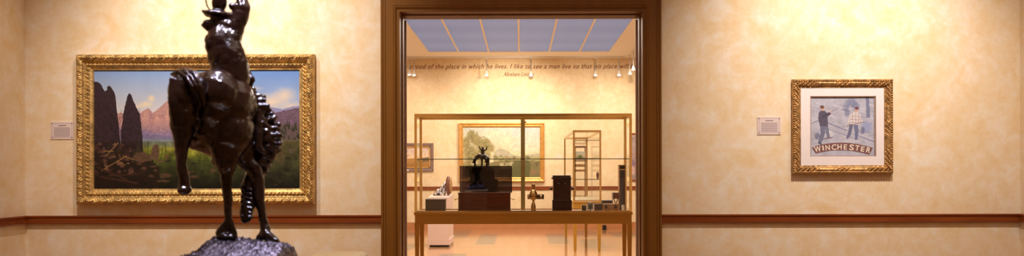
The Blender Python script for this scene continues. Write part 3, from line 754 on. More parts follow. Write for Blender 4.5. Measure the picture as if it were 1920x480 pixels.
def plain_frame(R_, mat, px0, py0, px1, py1, wpx, P, D, steps):
    x0, z0 = P(px0, py1); x1, z1 = P(px1, py0); u = D / F
    def prof(T, S, L): return np.interp(T / (wpx * u), [s[0] for s in steps], [s[1] for s in steps]) + 0 * S
    return carved_frame('frame', mat, R_, x0, x1, z0, z1, D, wpx * u, prof, 0.05, 26)
GP = [(0, 0), (.04, .07), (.12, .09), (.22, .09), (.28, .06), (.5, .05), (.6, .065), (.68, .065), (.75, .04), (.95, .03), (1, .012)]
def far_pictures():
    x0, z0 = far(860, 341); x1, z1 = far(1021, 230.5)
    R_ = root('framed_painting', ((x0 + x1) / 2, D2, (z0 + z1) / 2), 'gold-framed painting of a wooded river valley on the far wall behind the glass case', 'painting')
    plain_frame(R_, 'gilt_far', 860, 230.5, 1021, 341, 9, far, D2, GP)
    c = Canvas(868, 238, 1013, 333.5, 1.6, (214, 206, 178))
    c.grad(238, 290, (190, 204, 206), (226, 206, 168)); c.grad(238, 285, (170, 196, 214), (214, 208, 190), 960, 1014, .7)
    c.ell(925, 250, 26, 10, (236, 222, 192), .7, .9, 3); c.ell(950, 262, 34, 8, (238, 220, 186), .6, .9, 3)
    c.poly([(926, 284), (938, 278), (950, 282), (960, 289), (975, 293), (990, 290), (1014, 287), (1014, 312), (926, 312)], (150, 150, 138), .7, .8, 5, .06)
    c.grad(293, 312, (158, 150, 104), (128, 120, 80), 925, 1014, .8); c.tex(6, .1)
    c.poly([(926, 304), (960, 300), (1014, 302), (1014, 334), (868, 334), (868, 310)], (92, 86, 52), .95, 2, 6, .25)
    c.poly([(936, 306), (958, 303), (975, 308), (955, 316), (938, 318)], (196, 188, 156), .7, 1, 5); 
    rs = random.Random(5)
    for (x, y, rx, ry) in ((884, 254, 11, 12), (874, 268, 10, 14), (893, 262, 12, 14), (902, 272, 12, 14), (914, 268, 10, 9), (918, 278, 12, 9), (884, 290, 20, 20), (905, 294, 18, 16), (875, 312, 12, 14)):
        c.ell(x, y, rx, ry, (124, 112, 66), .8, .4, 4); c.ell(x - 2, y - 3, rx * .6, ry * .5, (142, 134, 82), .5, .8, 3)
    for k in range(150):
        a_ = rs.uniform(0, 6.28); q_ = rs.random() ** .5; c.ell(892 + 28 * q_ * math.cos(a_), 282 + 34 * q_ * math.sin(a_), rs.uniform(1.5, 4), rs.uniform(1.2, 3), rs.choice([(96, 94, 52), (140, 132, 80), (76, 76, 42), (120, 114, 66)]), .5, .6, 1)
    for k in range(60): c.ell(rs.uniform(928, 1012), rs.uniform(292, 330), rs.uniform(2, 6), rs.uniform(1.5, 3.5), rs.choice([(88, 90, 48), (120, 108, 66), (60, 58, 34), (140, 112, 84)]), .7, .5, 1.5)
    c.poly([(960, 310), (968, 302), (990, 300), (996, 310), (992, 334), (958, 334)], (58, 62, 30), .9, 2.5, 6, .2); c.ell(1000, 322, 9, 7, (132, 92, 72), .7, .5, 2)
    c.ell(890, 322, 26, 12, (60, 56, 34), .8, .6, 3); c.tex(3, .1); c.blend(np.full(c.X.shape, .22), (196, 178, 136))  # last blend paints in the haze of the case glass
    c.grid('canvas', 'oil_paint', R_, D2 - .02, 1.0, far)
    # left, umber frame
    x0, z0 = far(738, 321); x1, z1 = far(813, 268)
    R_ = root('framed_painting', ((x0 + x1) / 2, D2, (z0 + z1) / 2), 'small prairie painting in a dark umber frame at the left of the far wall', 'painting')
    plain_frame(R_, 'umber_frame', 738, 268, 813, 321, 6.5, far, D2, [(0, 0), (.05, .05), (.9, .04), (1, .01)])
    a = far(744, 314.5); b_ = far(807, 274.5)
    mb = MB(); w_ = .022
    for q in ((a[0], b_[0], a[1], a[1] + w_), (a[0], b_[0], b_[1] - w_, b_[1]), (a[0], a[0] + w_, a[1], b_[1]), (b_[0] - w_, b_[0], a[1], b_[1])): mb.box(q[0], q[1], D2 - .05, D2 - .01, q[2], q[3])
    mb.build('gilt_slip', 'gilt_far', R_)
    c = Canvas(745, 275, 806, 314, 2.0, (222, 196, 180)); c.grad(275, 298, (206, 186, 180), (226, 196, 164)); c.grad(297, 315, (176, 134, 78), (150, 108, 58))
    c.poly([(780, 300), (792, 296), (804, 294), (806, 302), (790, 304)], (92, 84, 60), .8, 1); c.tex(4, .12)
    for d in ((760, 300, 759, 288), (760, 292, 764, 282), (760, 290, 756, 286), (761, 296, 766, 290)): c.line(*d, 1.1, (118, 86, 66), .8)
    c.line(745, 299, 806, 299, .8, (120, 84, 60), .5)
    c.grid('canvas', 'oil_paint', R_, D2 - .03, 1.0, far)
    a = far(757, 320); b_ = far(767, 317.8); box('name_plate', 'white_card', R_, a[0], b_[0], D2 - .06, D2 - .045, a[1], b_[1])
    # right, poster in reddish frame
    x0, z0 = far(1180, 340); x1, z1 = far(1262, 250)
    R_ = root('framed_poster', ((x0 + x1) / 2, D2, (z0 + z1) / 2), 'red-brown framed poster on the far wall, cut off by the right door jamb', 'poster')
    plain_frame(R_, 'mahogany', 1180, 250, 1262, 340, 3.2, far, D2, [(0, 0), (.1, .04), (.9, .035), (1, .01)])
    c = Canvas(1183, 253, 1259, 337, 2.0, (158, 140, 136)); c.tex(6, .2); c.ell(1202, 271, 9, 11, (226, 150, 136), .95, .3); c.ell(1202, 271, 6, 8, (236, 196, 186), .9, .3)
    c.ell(1196, 290, 8, 3, (196, 110, 60), .9, .4); c.poly([(1192, 299), (1259, 299), (1259, 334), (1192, 334)], (226, 200, 150), 1); c.ell(1187, 306, 5, 8, (124, 100, 130), .7, .4, 1)
    for k in range(8): c.line(1194, 302 + k * 4, 1256, 302 + k * 4, .8, (160, 120, 90), .5)
    c.ell(1186, 320, 5, 10, (216, 176, 168), .7, .4, 1); c.grid('print', 'paper_print', R_, D2 - .02, 1.0, far)
far_pictures()

# ------------------------------------------------------------------ glass display cases
def display_case(x0, x1, y0, y1, label, stile=None, seam=True, deckz=0.778):
    R_ = root('display_case', ((x0 + x1) / 2, (y0 + y1) / 2, 0), label, 'display case', 'long glass display cases on oak tables')
    zt = PZ(213, 10.95)
    z_ap = deckz - 0.135
    for (cx, cy) in ((x0, y0), (x1, y0), (x0, y1), (x1, y1)):
        sx = 1 if cx == x0 else -1; sy = 1 if cy == y0 else -1
        lw = .026 if seam else .031
        MB().taper(cx + sx * lw, cy + sy * lw, 0.012, z_ap + .01, lw * .66, lw).build('leg', 'table_oak', R_)
        MB().lathe(cx + sx * lw, cy + sy * lw, [(.014, 0), (.016, .004), (.012, .013)], 12).build('foot', 'brass', R_)
    mb = MB(); mb.box(x0 + .004, x1 - .004, y0 + .004, y1 - .004, z_ap, deckz - 0.035); mb.build('apron', 'table_oak', R_)
    mb = MB(); mb.box(x0 - .006, x1 + .006, y0 - .006, y1 + .006, deckz - 0.035, deckz - 0.004, .004); mb.build('table_top', 'table_oak', R_)
    # deck that things stand on
    box('deck', 'honey_wood' if seam else 'cream_paint', R_, x0 + .004, x1 - .004, y0 + .004, y1 - .004, deckz - .004, deckz)
    p = .028
    for (cx, cy) in ((x0, y0), (x1 - p, y0), (x0, y1 - p), (x1 - p, y1 - p)): box('post', 'brass', R_, cx, cx + p, cy, cy + p, deckz, zt - .034)
    mb = MB()
    mb.box(x0, x1, y0, y0 + p, zt - .034, zt); mb.box(x0, x1, y1 - p, y1, zt - .034, zt); mb.box(x0, x0 + p, y0 + p, y1 - p, zt - .034, zt); mb.box(x1 - p, x1, y0 + p, y1 - p, zt - .034, zt)
    mb.build('top_frame', 'brass', R_)
    box('bottom_channel', 'old_brass', R_, x0 + p, x1 - p, y0 + .004, y0 + .016, deckz, deckz + .012)
    box('bottom_channel', 'old_brass', R_, x0 + p, x1 - p, y1 - .016, y1 - .004, deckz, deckz + .012)
    zs = PZ(298, 10.95)
    def pane(a, b_, c_, d_): 
        MB().add([a, b_, c_, d_], [(0, 1, 2, 3)]).build('glass_pane', 'case_glass', R_)
    g = .012
    for y in (y0 + g, y1 - g): pane((x0 + p, y, deckz), (x1 - p, y, deckz), (x1 - p, y, zt - .034), (x0 + p, y, zt - .034))
    for x in (x0 + g, x1 - g): pane((x, y0 + p, deckz), (x, y1 - p, deckz), (x, y1 - p, zt - .034), (x, y0 + p, zt - .034))
    pane((x0 + p, y0 + p, zt - .01), (x1 - p, y0 + p, zt - .01), (x1 - p, y1 - p, zt - .01), (x0 + p, y1 - p, zt - .01))
    if seam:
        box('glass_joint', 'glass_edge', R_, x0 + p, x1 - p, y0 + .008, y0 + .018, zs - .006, zs + .004)
    if stile:
        so = box('door_stile', 'stile_brass', R_, stile - .024, stile + .024, y1 - .03, y1 - .005, deckz, zt - .034)
        MB().lathe(stile + .025, y1 - .04, [(.012, zt - .075), (.016, zt - .065), (.012, zt - .055)], 10).build('lock', 'old_brass', R_)
    return R_
CA0, CA1 = PX(777, 10.95), PX(1185, 10.95); CY0, CY1 = 10.95, 11.55
DZ = 0.778
display_case(CA0, CA1, CY0, CY1, 'wide glass display case on an oak table, straight ahead through the doorway', stile=PX(980.5, 11.5))
CB0, CB1 = PX(1074.5, 15.2), PX(1127.5, 15.2)
cb = display_case(CB0, CB1, 15.2, 18.35, 'second glass display case seen end-on behind the right half of the first case', seam=False)
for z in (1.10, 1.42, 1.70):
    MB().box(CB0 + .02, CB1 - .02, 15.25, 18.3, z, z + .008).build('glass_shelf', 'case_glass', cb)
    MB().box(CB0 + .02, CB1 - .02, 15.238, 15.25, z - .002, z + .010).build('shelf_rim', 'glass_edge', cb)

# ---- things in the first case
def bx(px0, px1, D): return PX(px0, D), PX(px1, D)
def music_chest():
    D = 11.0; x0, x1 = bx(858.5, 957.5, D); z1 = PZ(361, D); yb = D + .19
    R_ = root('music_chest', ((x0 + x1) / 2, D + .09, DZ), 'long dark walnut chest with its smoked glass lid raised, in the front case', 'chest')
    mb = MB(); mb.box(x0 + .004, x1 - .004, D + .004, yb - .004, DZ + .02, z1 - .015); mb.build('body', 'chest_walnut', R_)
    box('plinth_moulding', 'chest_walnut', R_, x0, x1, D, yb, DZ, DZ + .022, .003)
    box('rim', 'chest_walnut', R_, x0, x1, D, yb, z1 - .016, z1, .003)
    for xa, s_ in ((x0, -1), (x1, 1)):
        pts = [(xa + s_ * .002, D + .02, PZ(372.5, D)), (xa + s_ * .018, D + .02, PZ(373, D)), (xa + s_ * .03, D + .02, PZ(375, D)), (xa + s_ * .04, D + .02, PZ(373, D))]
        MB().tube(pts, .004).build('handle', 'old_brass', R_)
    lx0, lx1 = bx(862, 960, yb); lz = PZ(311, yb)
    MB().box(lx0, lx1, yb - .008, yb - .001, z1 - .004, lz).build('lid', 'smoked_glass', R_)
    mb = MB(); e = .006
    mb.box(lx0, lx0 + e, yb - .010, yb, z1, lz); mb.box(lx1 - e, lx1, yb - .010, yb, z1, lz); mb.box(lx0, lx1, yb - .010, yb, lz - e, lz)
    mb.build('lid_edge', 'black_lacquer', R_)
    a, b_ = bx(872, 886, yb); box('caption_strip', 'steel_grey', R_, a, b_, yb - .012, yb - .008, z1 + .005, z1 + .011)
music_chest()
def case_plinth():
    D = 11.23; x0, x1 = bx(880, 933, D); x2, x3 = bx(882, 927, D)
    R_ = root('small_plinth', ((x0 + x1) / 2, D + .12, DZ), 'black stepped plinth behind the chest lid, under the little bronze', 'plinth')
    box('lower_tier', 'black_lacquer', R_, x0, x1, D, D + .24, DZ, PZ(336, D), .004)
    box('upper_tier', 'black_lacquer', R_, x2, x3, D + .02, D + .22, PZ(336, D), PZ(318.5, D), .004)
    return PZ(318.5, D)
pz = case_plinth()
def mini_bronze():
    D = 11.35; s = D / F
    def q(px, py, d=0): return (PX(px, D), D + d * s, PZ(py, D))
    a, b_ = bx(886, 921, D)
    R_ = root('bronze_figurine', (PX(903, D), D, pz), 'little dark bronze of a rider with raised arms on the black plinth', 'sculpture')
    box('base', 'black_lacquer', R_, a, b_, D - .05, D + .05, pz, PZ(313.5, D), .004)
    mb = MB(); r = lambda v: v * s
    mb.tube([q(891, 313, 3), q(890, 303, 2), q(893, 295), q(900, 292), q(908, 293), q(914, 297), q(916, 305), q(915, 313, -3)], [r(2), r(2), r(3), r(5), r(5), r(4), r(2.2), r(2)], 10)
    mb.tube([q(893, 296), q(889, 300), q(887, 305)], [r(2.4), r(2), r(1.5)]); mb.tube([q(903, 294, -3), q(904, 304, -4), q(903, 313, -3)], [r(3), r(2), r(1.6)])
    mb.tube([q(910, 296, 3), q(913, 306, 5), q(911, 313, 4)], [r(3), r(2), r(1.6)])
    h_ = mb.build('horse', 'bronze', R_, True)
    mb = MB(); mb.tube([q(906, 293), q(905, 286), q(905, 281)], [r(4), r(3.6), r(3)], 10); mb.ellip(q(905, 277.5), (r(2.4), r(2.4), r(2.8)))
    mb.tube([q(903, 282), q(900, 279), q(899, 274)], [r(1.6), r(1.3), r(1.0)]); mb.tube([q(908, 282), q(912, 280), q(913, 275)], [r(1.6), r(1.3), r(1.0)])
    mb.tube([q(908, 292), q(912, 298, -5), q(910, 304, -6)], [r(2.4), r(1.8), r(1.4)])
    mb.build('rider', 'bronze', R_, True)
    for ob in R_.children:
        if ob.name.startswith(('horse', 'rider')):
            m_ = ob.modifiers.new('remesh', 'REMESH'); m_.mode = 'VOXEL'; m_.voxel_size = .0035; m_.use_smooth_shade = True
mini_bronze()
def oil_lamp():
    D = 11.2; s = D / F; x = PX(1000, D)
    R_ = root('oil_lamp', (x, D, DZ), 'small brass oil lamp with round font, beside the middle brass upright', 'lamp')
    zb = DZ; z = lambda py: PZ(py, D)
    MB().lathe(x, D, [(4.6 * s, zb), (4.6 * s, z(390)), (4.0 * s, z(384)), (2.6 * s, z(380)), (1.6 * s, z(377.5))], 20).build('base', 'old_brass', R_, True)
    MB().lathe(x, D, [(1.6 * s, z(377.5)), (3.4 * s, z(375)), (7.2 * s, z(371)), (8.2 * s, z(367)), (7.4 * s, z(362)), (4.6 * s, z(357.5)), (3.4 * s, z(355))], 24).build('font', 'old_brass', R_, True)
    MB().lathe(x, D, [(3.6 * s, z(355)), (3.4 * s, z(346.5)), (3.8 * s, z(345.5)), (3.2 * s, z(345))], 20).build('chimney', 'old_brass', R_, True)
    mb = MB(); a, b_ = bx(989, 1020, D); mb.box(a, b_, D + .012, D + .022, z(373.5), z(364.5), .003); br = mb.build('bracket', 'taupe_box', R_)
    for px in (992.5, 1014.5):
        MB().ellip((PX(px, D), D + .008, z(369)), (3.1 * s, .014, 3.1 * s)).build('reflector', 'old_brass', br, True)
oil_lamp()
def viewer():
    D = 11.1; R_ = root('stereo_viewer', (PX(1053.5, D), D + .1, DZ), 'tall dark wooden tabletop viewer cabinet with side knobs, right of the lamp', 'viewer cabinet')
    z = lambda py: PZ(py, D)
    a, b_ = bx(1036, 1072, D); box('base', 'dark_walnut', R_, a, b_, D - .012, D + .2, DZ, z(375), .004)
    a, b_ = bx(1037.5, 1070.5, D); box('body', 'dark_walnut', R_, a, b_, D, D + .19, z(375), z(335.5), .002)
    a, b_ = bx(1034.5, 1071.5, D); box('cornice', 'dark_walnut', R_, a, b_, D - .012, D + .2, z(336), z(333), .002)
    a, b_ = bx(1036.5, 1070, D); box('lid', 'dark_walnut', R_, a, b_, D - .004, D + .19, z(333), z(329), .003)
    for px in (1033, 1074.5): MB().ellip((PX(px, D), D + .05, z(354)), (.02, .016, .013)).build('knob', 'black_lacquer', R_, True)
    for px, s_ in ((1047.5, 1), (1059.5, 1)):
        mb = MB(); mb.capsule((PX(px, D), D + .005, z(345)), (PX(px, D), D - .012, z(345)), .016, .014); mb.build('eyepiece', 'black_lacquer', R_, True)
viewer()
def small_things():
    D = 11.06
    z = lambda py: PZ(py, D)
    # taupe box at the left
    a, b_ = bx(797.5, 834.5, D); R_ = root('flat_box', ((a + b_) / 2, D + .08, DZ), 'plain brown-grey box at the left end of the front case', 'box')
    box('body', 'taupe_box', R_, a, b_, D, D + .16, DZ, z(374.5), .002); box('lid', 'taupe_box', R_, a - .003, b_ + .003, D - .003, D + .163, z(374.5), z(373.2), .001)
    MB().ellip(((a + b_) / 2, D - .004, z(374.5)), (.008, .006, .008)).build('clasp', 'black_lacquer', R_, True)
    # little black block
    a, b_ = bx(1091, 1099, D); o = box('small_case', 'black_lacquer', None, a, b_, D, D + .05, DZ, z(385), .004)
    tag(o, 'tiny black case just left of the silver photo frame', 'case')
    # photo frame
    a, b_ = bx(1100, 1113.5, D); R_ = root('photo_frame', ((a + b_) / 2, D, DZ), 'small silver photo frame standing in the front case', 'photo frame')
    mb = MB(); e = .012; zt = z(379.5)
    for q in ((a, b_, DZ, DZ + e), (a, b_, zt - e, zt), (a, a + e, DZ, zt), (b_ - e, b_, DZ, zt)): mb.box(q[0], q[1], D, D + .012, q[2], q[3])
    mb.build('frame', 'white_card', R_)
    c = Canvas(1100, 379, 1114, 394, 3, (120, 116, 112)); c.ell(1107, 387, 3, 5, (60, 56, 56), .9, .5); c.ell(1107, 384, 1.5, 2, (190, 184, 176), .9, .4)
    c.grid('photograph', 'paper_print', R_, D + .006, 1.0, lambda px, py: (PX(min(max(px, 1101), 1112.8), D), PZ(min(max(py, 380.5), 393), D)))
    MB().box((a + b_) / 2 - .01, (a + b_) / 2 + .01, D + .012, D + .05, DZ, DZ + .05).build('easel_back', 'black_lacquer', R_)
    # dark box
    a, b_ = bx(1115, 1129, D + .1); o = box('small_case', 'taupe_box', None, a, b_, D + .1, D + .18, DZ, z(383), .003); tag(o, 'low dark case between the photo frame and the card box', 'case')
    a, b_ = bx(1128.5, 1147, D + .3); o = box('storage_box', 'taupe_box', None, a, b_, D + .28, D + .4, DZ, PZ(376, D + .3), .003); tag(o, 'grey-brown box standing behind the card box', 'box')
    # box with picture cards
    a, b_ = bx(1131, 1160, D); R_ = root('card_box', ((a + b_) / 2, D + .03, DZ), 'low wooden box showing picture cards on its front, right end of the case', 'box')
    box('body', 'honey_wood', R_, a, b_, D, D + .09, DZ, z(382.5), .003)
    for k, px in enumerate((1136, 1146, 1154)):
        MB().ellip((PX(px, D), D - .001, z(388)), (.018, .003, .022)).build('picture_card', ('taupe_box', 'bevel_brown', 'taupe_box')[k], R_, True)
    a, b_ = bx(1165, 1170.5, D); o = box('number_tag', 'white_card', None, a, b_, D - .02, D - .005, DZ, z(384.5), .001); tag(o, 'small blank white tag in the right corner of the front case', 'tag')
    # open brown box with light corner and tall wooden case
    D = 11.25; z = lambda py: PZ(py, D)
    a, b_ = bx(1149.5, 1160.3, D); R_ = root('folding_camera', ((a + b_) / 2, D + .05, DZ), 'brown folding box on splayed wooden struts beside the tall narrow case', 'camera')
    box('body', 'leather', R_, a, b_, D, D + .1, z(373), z(361.5), .003); box('edge_plate', 'steel_grey', R_, a - .006, a, D, D + .1, z(382), z(361), .001)
    mb = MB(); mb.capsule((PX(1158.5, D), D + .03, z(373)), (PX(1152, D), D + .01, DZ + .004), .006, .005); mb.capsule((PX(1152, D), D + .08, z(373)), (PX(1159, D), D + .09, DZ + .004), .006, .005); mb.build('strut', 'honey_wood', R_)
    a, b_ = bx(1161, 1173, D); R_ = root('tall_case', ((a + b_) / 2, D + .08, DZ), 'tall narrow wooden case with a dark window, at the front case right end', 'case')
    t = .008
    box('back_panel', 'honey_wood', R_, a, b_, D + .12, D + .13, DZ, z(311)); box('side_panel', 'honey_wood', R_, a, a + t, D, D + .12, DZ, z(311)); box('side_panel', 'honey_wood', R_, b_ - t, b_, D, D + .12, DZ, z(311))
    box('top_panel', 'honey_wood', R_, a - .003, b_ + .003, D - .003, D + .133, z(311), z(309.5)); box('upper_window', 'black_lacquer', R_, a + t, b_ - t, D + .01, D + .03, z(333), z(319)); box('lower_window', 'smoked_glass', R_, a + t, b_ - t, D + .01, D + .016, DZ + .01, z(334))
    box('brass_band', 'brass', R_, a + t, b_ - t, D + .002, D + .01, z(319), z(317.5))
small_things()

# ---- in the second case
def case_b_things():
    D = 17.8; a, b_ = PX(1078.5, D), PX(1098.5, D); z = lambda py: PZ(py, D)
    a = max(a, CB0 + .03)
    R_ = root('painted_cabinet', ((a + b_) / 2, D + .1, DZ), 'narrow wooden stand with a small painted panel and arched foot inside the second case', 'cabinet')
    mb = MB(); t = .012
    mb.box(a, a + t, D, D + .2, DZ, z(276)); mb.box(b_ - t, b_, D, D + .2, DZ, z(276)); mb.build('side_panel', 'honey_wood', R_)
    box('cornice', 'leather', R_, a - .004, b_ + .004, D - .01, D + .2, z(277), z(274)); box('middle_shelf', 'bevel_brown', R_, a, b_, D, D + .2, z(303), z(300)); box('lower_shelf', 'honey_wood', R_, a, b_, D, D + .2, z(313), z(308)); box('foot_rail', 'honey_wood', R_, a, b_, D, D + .2, z(322), z(318))
    c = Canvas(1079, 284, 1099, 300, 3, (206, 196, 160)); c.grad(284, 292, (200, 206, 200), (214, 204, 170)); c.ell(1088, 294, 7, 5, (86, 104, 60), .9, .6, 1.5); c.grad(296, 300, (110, 100, 60), (90, 76, 50))
    c.grid('painted_panel', 'oil_paint', R_, D + .02, 1.0, lambda px, py: (a + t + (px - 1079) / 20 * (b_ - a - 2 * t), z(py)))
    D = 15.6; x = PX(1120.5, D)
    R_ = root('carved_club', (x, D, 1.108), 'slim dark carved object standing in the second case near its right post', 'carving')
    z = lambda py: PZ(py, D)
    MB().lathe(x, D, [(.014, 1.109), (.012, 1.13), (.008, z(336)), (.012, z(334))][:3] + [(.02, z(330)) , (.012, z(326)), (.004, z(324))] if z(336) > 1.13 else [(.014, 1.109), (.02, 1.15), (.024, 1.18), (.016, 1.21), (.005, 1.225)], 12).build('body', 'leather', R_, True)
case_b_things()

# ---- white pedestal with silver piece
def white_pedestal():
    x0, x1 = PX(801.7, 16.2), PX(841.7, 16.2); y0, y1 = 16.2, 17.25; zt = .80
    R_ = root('pedestal', ((x0 + x1) / 2, (y0 + y1) / 2, 0), 'white pedestal behind the left end of the front case', 'pedestal')
    box('toe_kick', 'black_lacquer', R_, x0 + .03, x1 + .0, y0 + .02, y1 - .03, 0, .035)
    box('skirting', 'pinkish_white', R_, x0 - .008, x1 + .012, y0 - .008, y1 + .004, .035, .13, .003)
    box('body', 'pinkish_white', R_, x0, x1, y0, y1, .13, zt, .003)
    mb = MB(); mb.add([(x0, y0, zt), (x1, y0, zt), (x1, y1, zt), (x0, y1, zt), (x0, y0, zt + .01), (x1, y0, zt + .01), (x1, y1, zt + .05), (x0, y1, zt + .05)], [(0, 3, 2, 1), (4, 5, 6, 7), (0, 1, 5, 4), (1, 2, 6, 5), (2, 3, 7, 6), (3, 0, 4, 7)])
    mb.build('sloped_top', 'pinkish_white', R_)
    box('side_groove', 'baseboard_wood', R_, x1 - .001, x1 + .002, y0 + .08, y0 + .1, .2, zt - .1)
    D = 16.7; z = lambda py: PZ(py, D); zs = zt + .031
    Rr = root('silver_ornament', (PX(826, D), D, zs), 'ornate silver piece on the white pedestal top', 'ornament')
    mb = MB(); rs = random.Random(4)
    for k in range(60):
        t = rs.random(); px = 817 + 18 * t; top = 360 - 18 * t ** 1.2; py = rs.uniform(top, 364); r_ = rs.uniform(.014, .030)
        mb.ellip((PX(px, D), D + rs.uniform(-.04, .04), max(z(py), zs + r_)), (r_, r_, r_), n=10, m=6)
    mb.build('body', 'silver', Rr, True)
    mb = MB(); mb.capsule((PX(813.5, D), D - .02, zs + .014), (PX(824, D), D - .05, zs + .03), .014, .02); mb.build('dark_strap', 'black_lacquer', Rr, True)
    Rr = root('saddle_shield', (PX(840.5, D), D, zs), 'upright oval of brown leather seen edge-on beside the silver piece', 'leather shield')
    MB().ellip((PX(840.5, D), D, zs + .165), (.046, .13, .165)).build('body', 'leather', Rr, True)
    MB().ellip((PX(844.5, D), D, zs + .165), (.03, .12, .15)).build('lining', 'honey_wood', Rr, True)
white_pedestal()
o = box('floor_outlet_box', 'black_lacquer', None, PX(1129.5, 21.1), PX(1136.5, 21.1), 21.05, 21.2, 0.0, 0.1, .004); tag(o, 'small black box low against the far wall behind the case legs', 'box')

# ------------------------------------------------------------------ the large bronze
SD = 3.0
def S(px, py, d=0.0):
    D = SD + d / 622.0; return Vector((PX(px, D), D, PZ(py, D)))
U = SD / F
def remesh(o, vs, smooth=3, disp=0.0, size=0.03):
    m_ = o.modifiers.new('remesh', 'REMESH'); m_.mode = 'VOXEL'; m_.voxel_size = vs; m_.use_smooth_shade = True
    if smooth:
        m_ = o.modifiers.new('smooth', 'SMOOTH'); m_.iterations = smooth; m_.factor = .6
    if disp:
        t = bpy.data.textures.new('relief', 'CLOUDS'); t.noise_scale = size; t.noise_depth = 2
        m_ = o.modifiers.new('relief', 'DISPLACE'); m_.texture = t; m_.strength = disp; m_.mid_level = .5
def bronze():
    base_z = PZ(500, SD)
    c = S(445, 500, 0)
    R_ = root('bronze_statue', (c.x, c.y, base_z), 'dark bronze statue of a rider on a bucking horse, in the left foreground', 'sculpture')
    T = lambda pts, mb: mb.tube([S(*p[:3]) for p in pts], [p[3] * U for p in pts], 18)
    # horse
    mb = MB()
    def E(px, py, d, rx, ry, rz, tilt=0): mb.ellip(S(px, py, d), (rx * U, ry * U, rz * U), Matrix.Rotation(math.radians(tilt), 3, 'Y'), 28, 18)
    E(349, 178, -55, 31, 42, 50, 4); E(352, 158, -40, 28, 36, 30)
    T([(347, 190, -55, 30), (345, 225, -55, 26), (342, 258, -55, 17), (340, 290, -62, 10.5), (341, 318, -68, 9), (345, 336, -66, 9), (345, 342, -64, 10.5)], mb)
    E(346, 355, -64, 12, 15, 10)                                       # raised hind hoof
    E(412, 172, -45, 37, 46, 44, -18); E(436, 192, -15, 40, 50, 50); E(432, 240, -15, 42, 48, 52); T([(360, 240, 0, 37), (424, 254, 0, 46)], mb); T([(385, 175, 10, 42), (440, 200, 30, 46)], mb); E(405, 208, -40, 32, 38, 32); E(398, 236, -26, 32, 34, 34)
    T([(424, 262, -20, 38), (424, 300, -24, 22), (425, 326, -24, 12), (426, 350, -22, 9.6), (427, 372, -20, 8.6), (428, 402, -20, 7.4), (428, 424, -20, 8.5)], mb)
    T([(428, 416, -20, 8), (414, 434, -24, 10)], mb); T([(430, 412, -20, 7), (440, 442, -22, 6)], mb); E(424, 442, -22, 19, 16, 7)           # planted hoof
    T([(452, 280, 30, 30), (462, 300, 34, 19), (478, 314, 34, 14.5), (483, 330, 34, 12), (486, 362, 32, 10.5), (490, 396, 28, 8), (496, 424, 26, 9), (500, 438, 22, 11)], mb)
    T([(500, 440, 20, 12), (516, 451, 14, 8.5)], mb); T([(498, 438, 24, 10), (486, 446, 20, 7)], mb)   # planted front hoof
    T([(452, 190, 40, 34), (478, 215, 70, 28), (490, 245, 85, 27), (488, 275, 80, 25), (478, 305, 66, 18)], mb)       # arched neck
    T([(440, 250, 50, 44), (470, 265, 60, 28)], mb)
    T([(476, 318, 56, 14), (466, 345, 40, 12.5), (464, 372, 34, 13.5), (462, 398, 28, 12.5), (461, 408, 26, 11)], mb)  # head tucked between the forelegs
    E(456, 352, 36, 6, 8, 9); E(472, 375, 38, 7, 8, 12)
    T([(410, 300, 30, 14), (420, 318, 40, 7)], mb)
    h_ = mb.build('horse', 'bronze', R_, True); remesh(h_, .0042, 3, .008, .028)
    # bridle on the head
    mb = MB(); rs = random.Random(11)
    for k in range(7): mb.capsule(S(454 + rs.uniform(-1, 1), 350 + 9 * k, 24 - k), S(470 + rs.uniform(-2, 2), 355 + 8.6 * k, 22), 3.4 * U, 3.8 * U, 8)
    T([(459, 346, 26, 3), (457, 372, 18, 2.6), (463, 404, 14, 3)], mb)
    mb.build('bridle', 'bronze', h_, True)
    # mane: tufts on the outer edge of the neck
    mb = MB()
    arc = [(474, 172), (486, 176), (494, 184), (501, 196), (508, 209), (514, 223), (520, 238), (524, 252), (525, 267), (520, 281), (510, 294), (503, 307), (497, 318)]
    for i, (x, y) in enumerate(arc):
        for j in range(4):
            dx = rs.uniform(-3, 4); dy = rs.uniform(-5, 5); d = 50 + j * 16 + rs.uniform(-5, 5)
            mb.capsule(S(x - 17 + dx * .3, y + dy * .4 + 3, d), S(x + dx * .6, y + dy, d), rs.uniform(7, 9.5) * U, rs.uniform(4.0, 6.2) * U, 10)
        for j in range(2):
            mb.capsule(S(x - 24 + rs.uniform(-4, 4), y + 8, 40), S(x - 12 + rs.uniform(-3, 3), y + 16, 44), 7 * U, 4.5 * U, 10)
    m_ = mb.build('mane', 'bronze', R_, True); remesh(m_, .0035, 1, .006, .02)
    # tail thrown over the rump
    mb = MB()
    for k in range(26):
        o1 = rs.uniform(-15, 15); o2 = rs.uniform(-6, 8); w_ = rs.uniform(1.8, 3.0); dd = rs.uniform(-4, 4)
        T([(331 + o1 * .6, 141 + o2, -66 + dd, w_), (344 + o1, 129 + abs(o1) * .35, -78 + dd, w_ * 1.1), (357 + o1 * .8, 140 + o2, -92 + dd, w_), (367 + o1 * .6, 158 + o2, -98 + dd, w_), (375 + o1 * .5, 172 + o2 * 1.4, -96, w_ * .8), (380 + o1 * .4, 186 + o2 * 1.8, -88, w_ * .5)], mb)
    for k in range(6):
        T([(323 + k * 3, 148 + k, -88 + k, 5), (321 + k * 4, 190, -95 + k, 5), (327 + k * 3, 236, -86, 2.6)], mb)
    tl = mb.build('tail', 'bronze', R_, True)
    # saddle
    mb = MB()
    E2 = lambda px, py, d, rx, ry, rz, tilt=0: mb.ellip(S(px, py, d), (rx * U, ry * U, rz * U), Matrix.Rotation(math.radians(tilt), 3, 'Y'), 28, 18)
    E2(424, 158, -6, 44, 42, 20, 22); E2(404, 150, -38, 12, 26, 15, -30); T([(462, 168, 30, 8), (470, 150, 34, 7), (466, 131, 34, 4.5)], mb)
